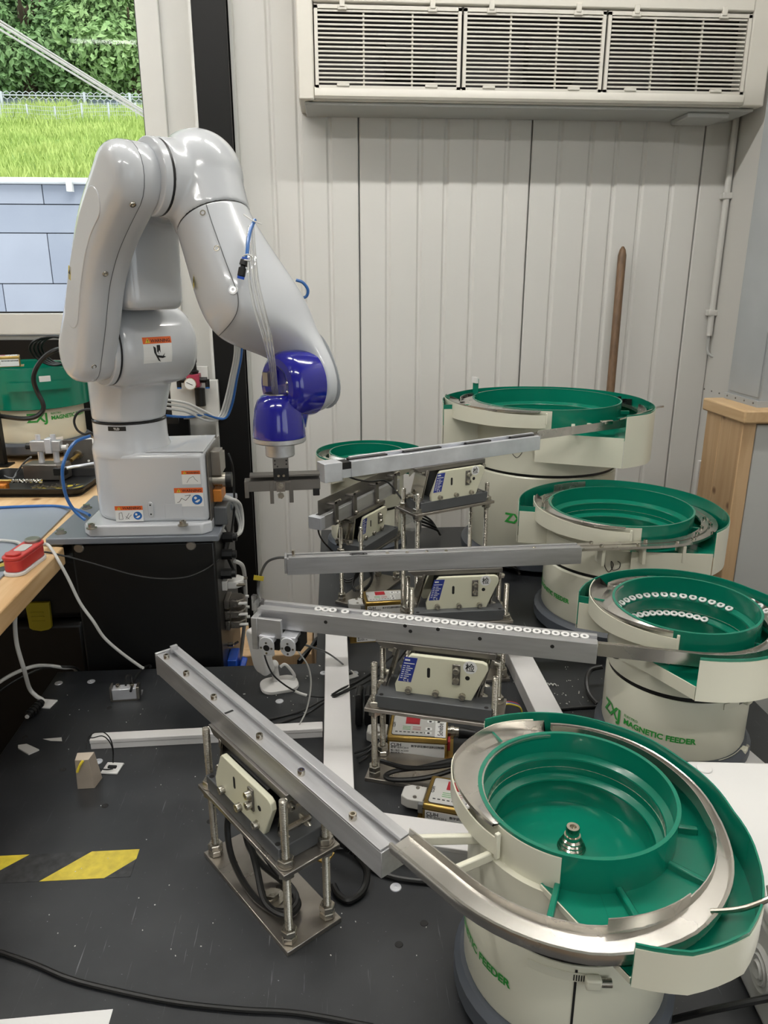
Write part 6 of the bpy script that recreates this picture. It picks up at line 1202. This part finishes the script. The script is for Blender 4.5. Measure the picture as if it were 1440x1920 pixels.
# cables behind the pedestal
cl = ['outer', 'middle', 'inner']
for k in range(3):
    cable('robot_cable', '%s thick white cable looping beside the robot base' % cl[k], 'cable', yc((398+k*4, 905, 1.85), (402+k*8, 925+k*3, 1.86), (420+k*12, 930+k*5, 1.9), (440+k*6, 955, 1.93), (450+k*2, 985, 1.93), (446, 1002, 1.9), (430-k*5, 1005-k*3, 1.84), (412-k*3, 985-k*3, 1.8), (402-k*2, 950, 1.79), (397, 910, 1.80)), .0055, 'white_cable', 'thick white robot cables')
cable('robot_cable', 'white cable dropping from the plug beside the pedestal', 'cable', yc((440, 1052, 1.8), (455, 1062, 1.82), (460, 1100, 1.84), (460, 1150, 1.86), (455, 1200, 1.9), (448, 1260, 1.95)), .0055, 'white_cable')
cable('robot_cable', 'black thick cable bending down from the robot connector', 'cable', yc((402, 950, 1.82), (415, 980, 1.82), (424, 1010, 1.82), (420, 1035, 1.8), (405, 1042, 1.78)), .008, 'black_cable')
cable('robot_cable', 'thin black cable hanging along the wall column behind the base', 'cable', yc((428, 850, 1.9), (436, 875, 1.9), (439, 920, 1.92), (438, 970, 1.92), (430, 1015, 1.88), (415, 1045, 1.8), (400, 1060, 1.75)), .003, 'black_cable')
cable('robot_cable', 'black cable falling in front of the pedestal plugs', 'cable', yc((424, 1038, 1.82), (438, 1070, 1.84), (455, 1110, 1.86), (465, 1150, 1.88), (470, 1180, 1.9)), .004, 'black_cable')
cable('robot_cable', 'grey cable running down past the blue socket to the table edge', 'cable', yc((455, 1135, 1.85), (440, 1165, 1.82), (415, 1195, 1.8), (385, 1225, 1.75), (340, 1250, 1.70)), .004, 'white_cable')
cable('robot_cable', 'black cable running beside the grey one to the table edge', 'cable', yc((458, 1140, 1.87), (445, 1160, 1.84), (420, 1185, 1.82), (390, 1210, 1.76), (360, 1235, 1.70)), .0035, 'black_cable')
cable('ribbon_wire', 'thin violet and white wire bunch on the robot connector', 'wire', yc((395, 900, 1.8), (402, 890, 1.8), (415, 888, 1.8), (425, 893, 1.8), (424, 903, 1.8), (412, 908, 1.8), (404, 900, 1.79), (414, 894, 1.79), (420, 902, 1.79), (408, 910, 1.79)), .0018, 'white_cable')
cable('black_cable', 'black cable loop between the bench feeder and the robot', 'cable', yc((178, 768, 2.1), (160, 768, 2.1), (145, 775, 2.1), (139, 790, 2.1), (145, 806, 2.1), (158, 814, 2.1), (172, 812, 2.1), (180, 830, 2.1), (186, 865, 2.1), (190, 899, 2.1)), .0034, 'black_cable')
cable('black_cable', 'thick black cable hanging over the green wall of the bench feeder', 'cable', yc((125, 654, 2.6), (105, 656, 2.5), (85, 668, 2.49), (68, 690, 2.49), (63, 712, 2.49), (70, 735, 2.5), (80, 755, 2.5), (80, 770, 2.5), (65, 782, 2.49), (40, 785, 2.48), (0, 780, 2.5), (-20, 778, 2.5)), .0075, 'black_cable')
for k in range(4):
    c = AY(96+k*3, 652, 2.68); cable('coiled_cable', '%s loop of the black cable coil on the bench feeder' % ['front', 'second', 'third', 'rear'][k], 'cable', [c+Vector((.07*math.cos(a*.45)*(1-.05*k), .02*math.sin(a*.9)+.012*k, .048*math.sin(a*.45)-.012)) for a in range(15)], .0036, 'black_cable', 'coil on the bench feeder')
cable('grey_cable', 'thin grey cable from the clamp fixture across the bench', 'cable', [AZ(58, 857, BZ+.09), AZ(45, 868, BZ+.06), AZ(32, 885, BZ+.02), AZ(22, 897, BZ+.008), AZ(-10, 884, BZ+.006)], .003, 'grey_cable')
one('steel_post', B().lo((-.03, -.03, 0), (.03, .03, .005)).lo((-.014, -.014, .005), (.014, .014, .22)), 'column_black', 'dark square steel post at the left edge of the bench', 'post', loc=AZ(4, 873, BZ))
# black corrugated cable chain near the ring stand
c = AZ(700, 1375, TZ); t = thing('cable_chain', 'black plastic cable chain links beside the ring feeder stand', 'cable chain', (c.x, c.y+.02, TZ), R(-8))
for k in range(4): put('chain_link', B().prism(rrect(.014, .075, .006), -.02, .02, Matrix(((1, 0, 0, -.03+.019*k), (0, 0, 1, .02), (0, 1, 0, .04), (0, 0, 0, 1)))), 'black_satin', t, bevel=.001)
for k in range(3): cable('black_cable', ['front', 'middle', 'rear'][k]+' black cable leaving the cable chain towards the controller', 'cable', [AZ(672-4*k, 1430-9*k, TZ+.006), AZ(690, 1418-8*k, TZ+.014), AZ(706, 1400-6*k, TZ+.02), AZ(722, 1392-5*k, TZ+.02), AZ(735, 1388-4*k, TZ+.02)], .0026, 'black_cable', 'cables at the chain')
for k in range(3): cable('black_cable', ['lower', 'middle', 'upper'][k]+' black cable bundled on the floor gap behind the network camera', 'cable', yc((560, 1240+3*k, 1.72), (575, 1222+2*k, 1.75), (595, 1205-4*k, 1.8), (612, 1198-3*k, 1.82)), .005, 'black_cable', 'cables behind the network camera')
t = thing('connector_wires', 'yellow and blue crimped wires behind the ring feeder stand', 'wires', AZ(955, 1330, TZ+.03))
for k, m in enumerate(('label_yellow', 'blue_tube', 'print_red')): put('wire', B().tube([(-.03, .004*k, .0), (-.01, .004*k, .012), (.01, .005*k, .01), (.025, .004*k, 0), (.03, 0, -.03)], .002), m, t)
cable('black_cable', 'black power cable looping left of the ring-filled feeder', 'cable', zc((1130, 1250, TZ+.05), (1108, 1256, TZ+.04), (1100, 1275, TZ+.03), (1104, 1300, TZ+.015), (1120, 1320, TZ+.006)), .0055, 'black_cable')
cable('black_cable', 'black cable lying across the table behind the big bowl feeder', 'cable', zc((1000, 1325, TZ+.004), (1040, 1330, TZ+.004), (1080, 1327, TZ+.004), (1120, 1325, TZ+.004)), .004, 'black_cable')
for k, (x, y) in enumerate(((800, 1010), (945, 1085))): cable('coiled_cable', ['coiled black cable on the table below the tall stand', 'black cable loop on the table behind the plain feeder drive'][k], 'cable', [AZ(x, y, TZ)+Vector((.05*math.cos(a*.8)*(1-.02*a), .03*math.sin(a*.8), .012+.05*abs(math.sin(a*.4))+.0015*a)) for a in range(20)], .004, 'black_cable')
for k, (x, y) in enumerate(((660, 1090), (680, 1110))): cable('coiled_cable', ['rear black cable coil beside the guarded feeder rods', 'front black cable coil beside the guarded feeder rods'][k], 'cable', [AZ(x, y, TZ)+Vector((.03*math.cos(a*.8), .02*math.sin(a*.8), .03+.03*math.sin(a*.8+.5)+.001*a)) for a in range(20)], .003, 'black_cable')
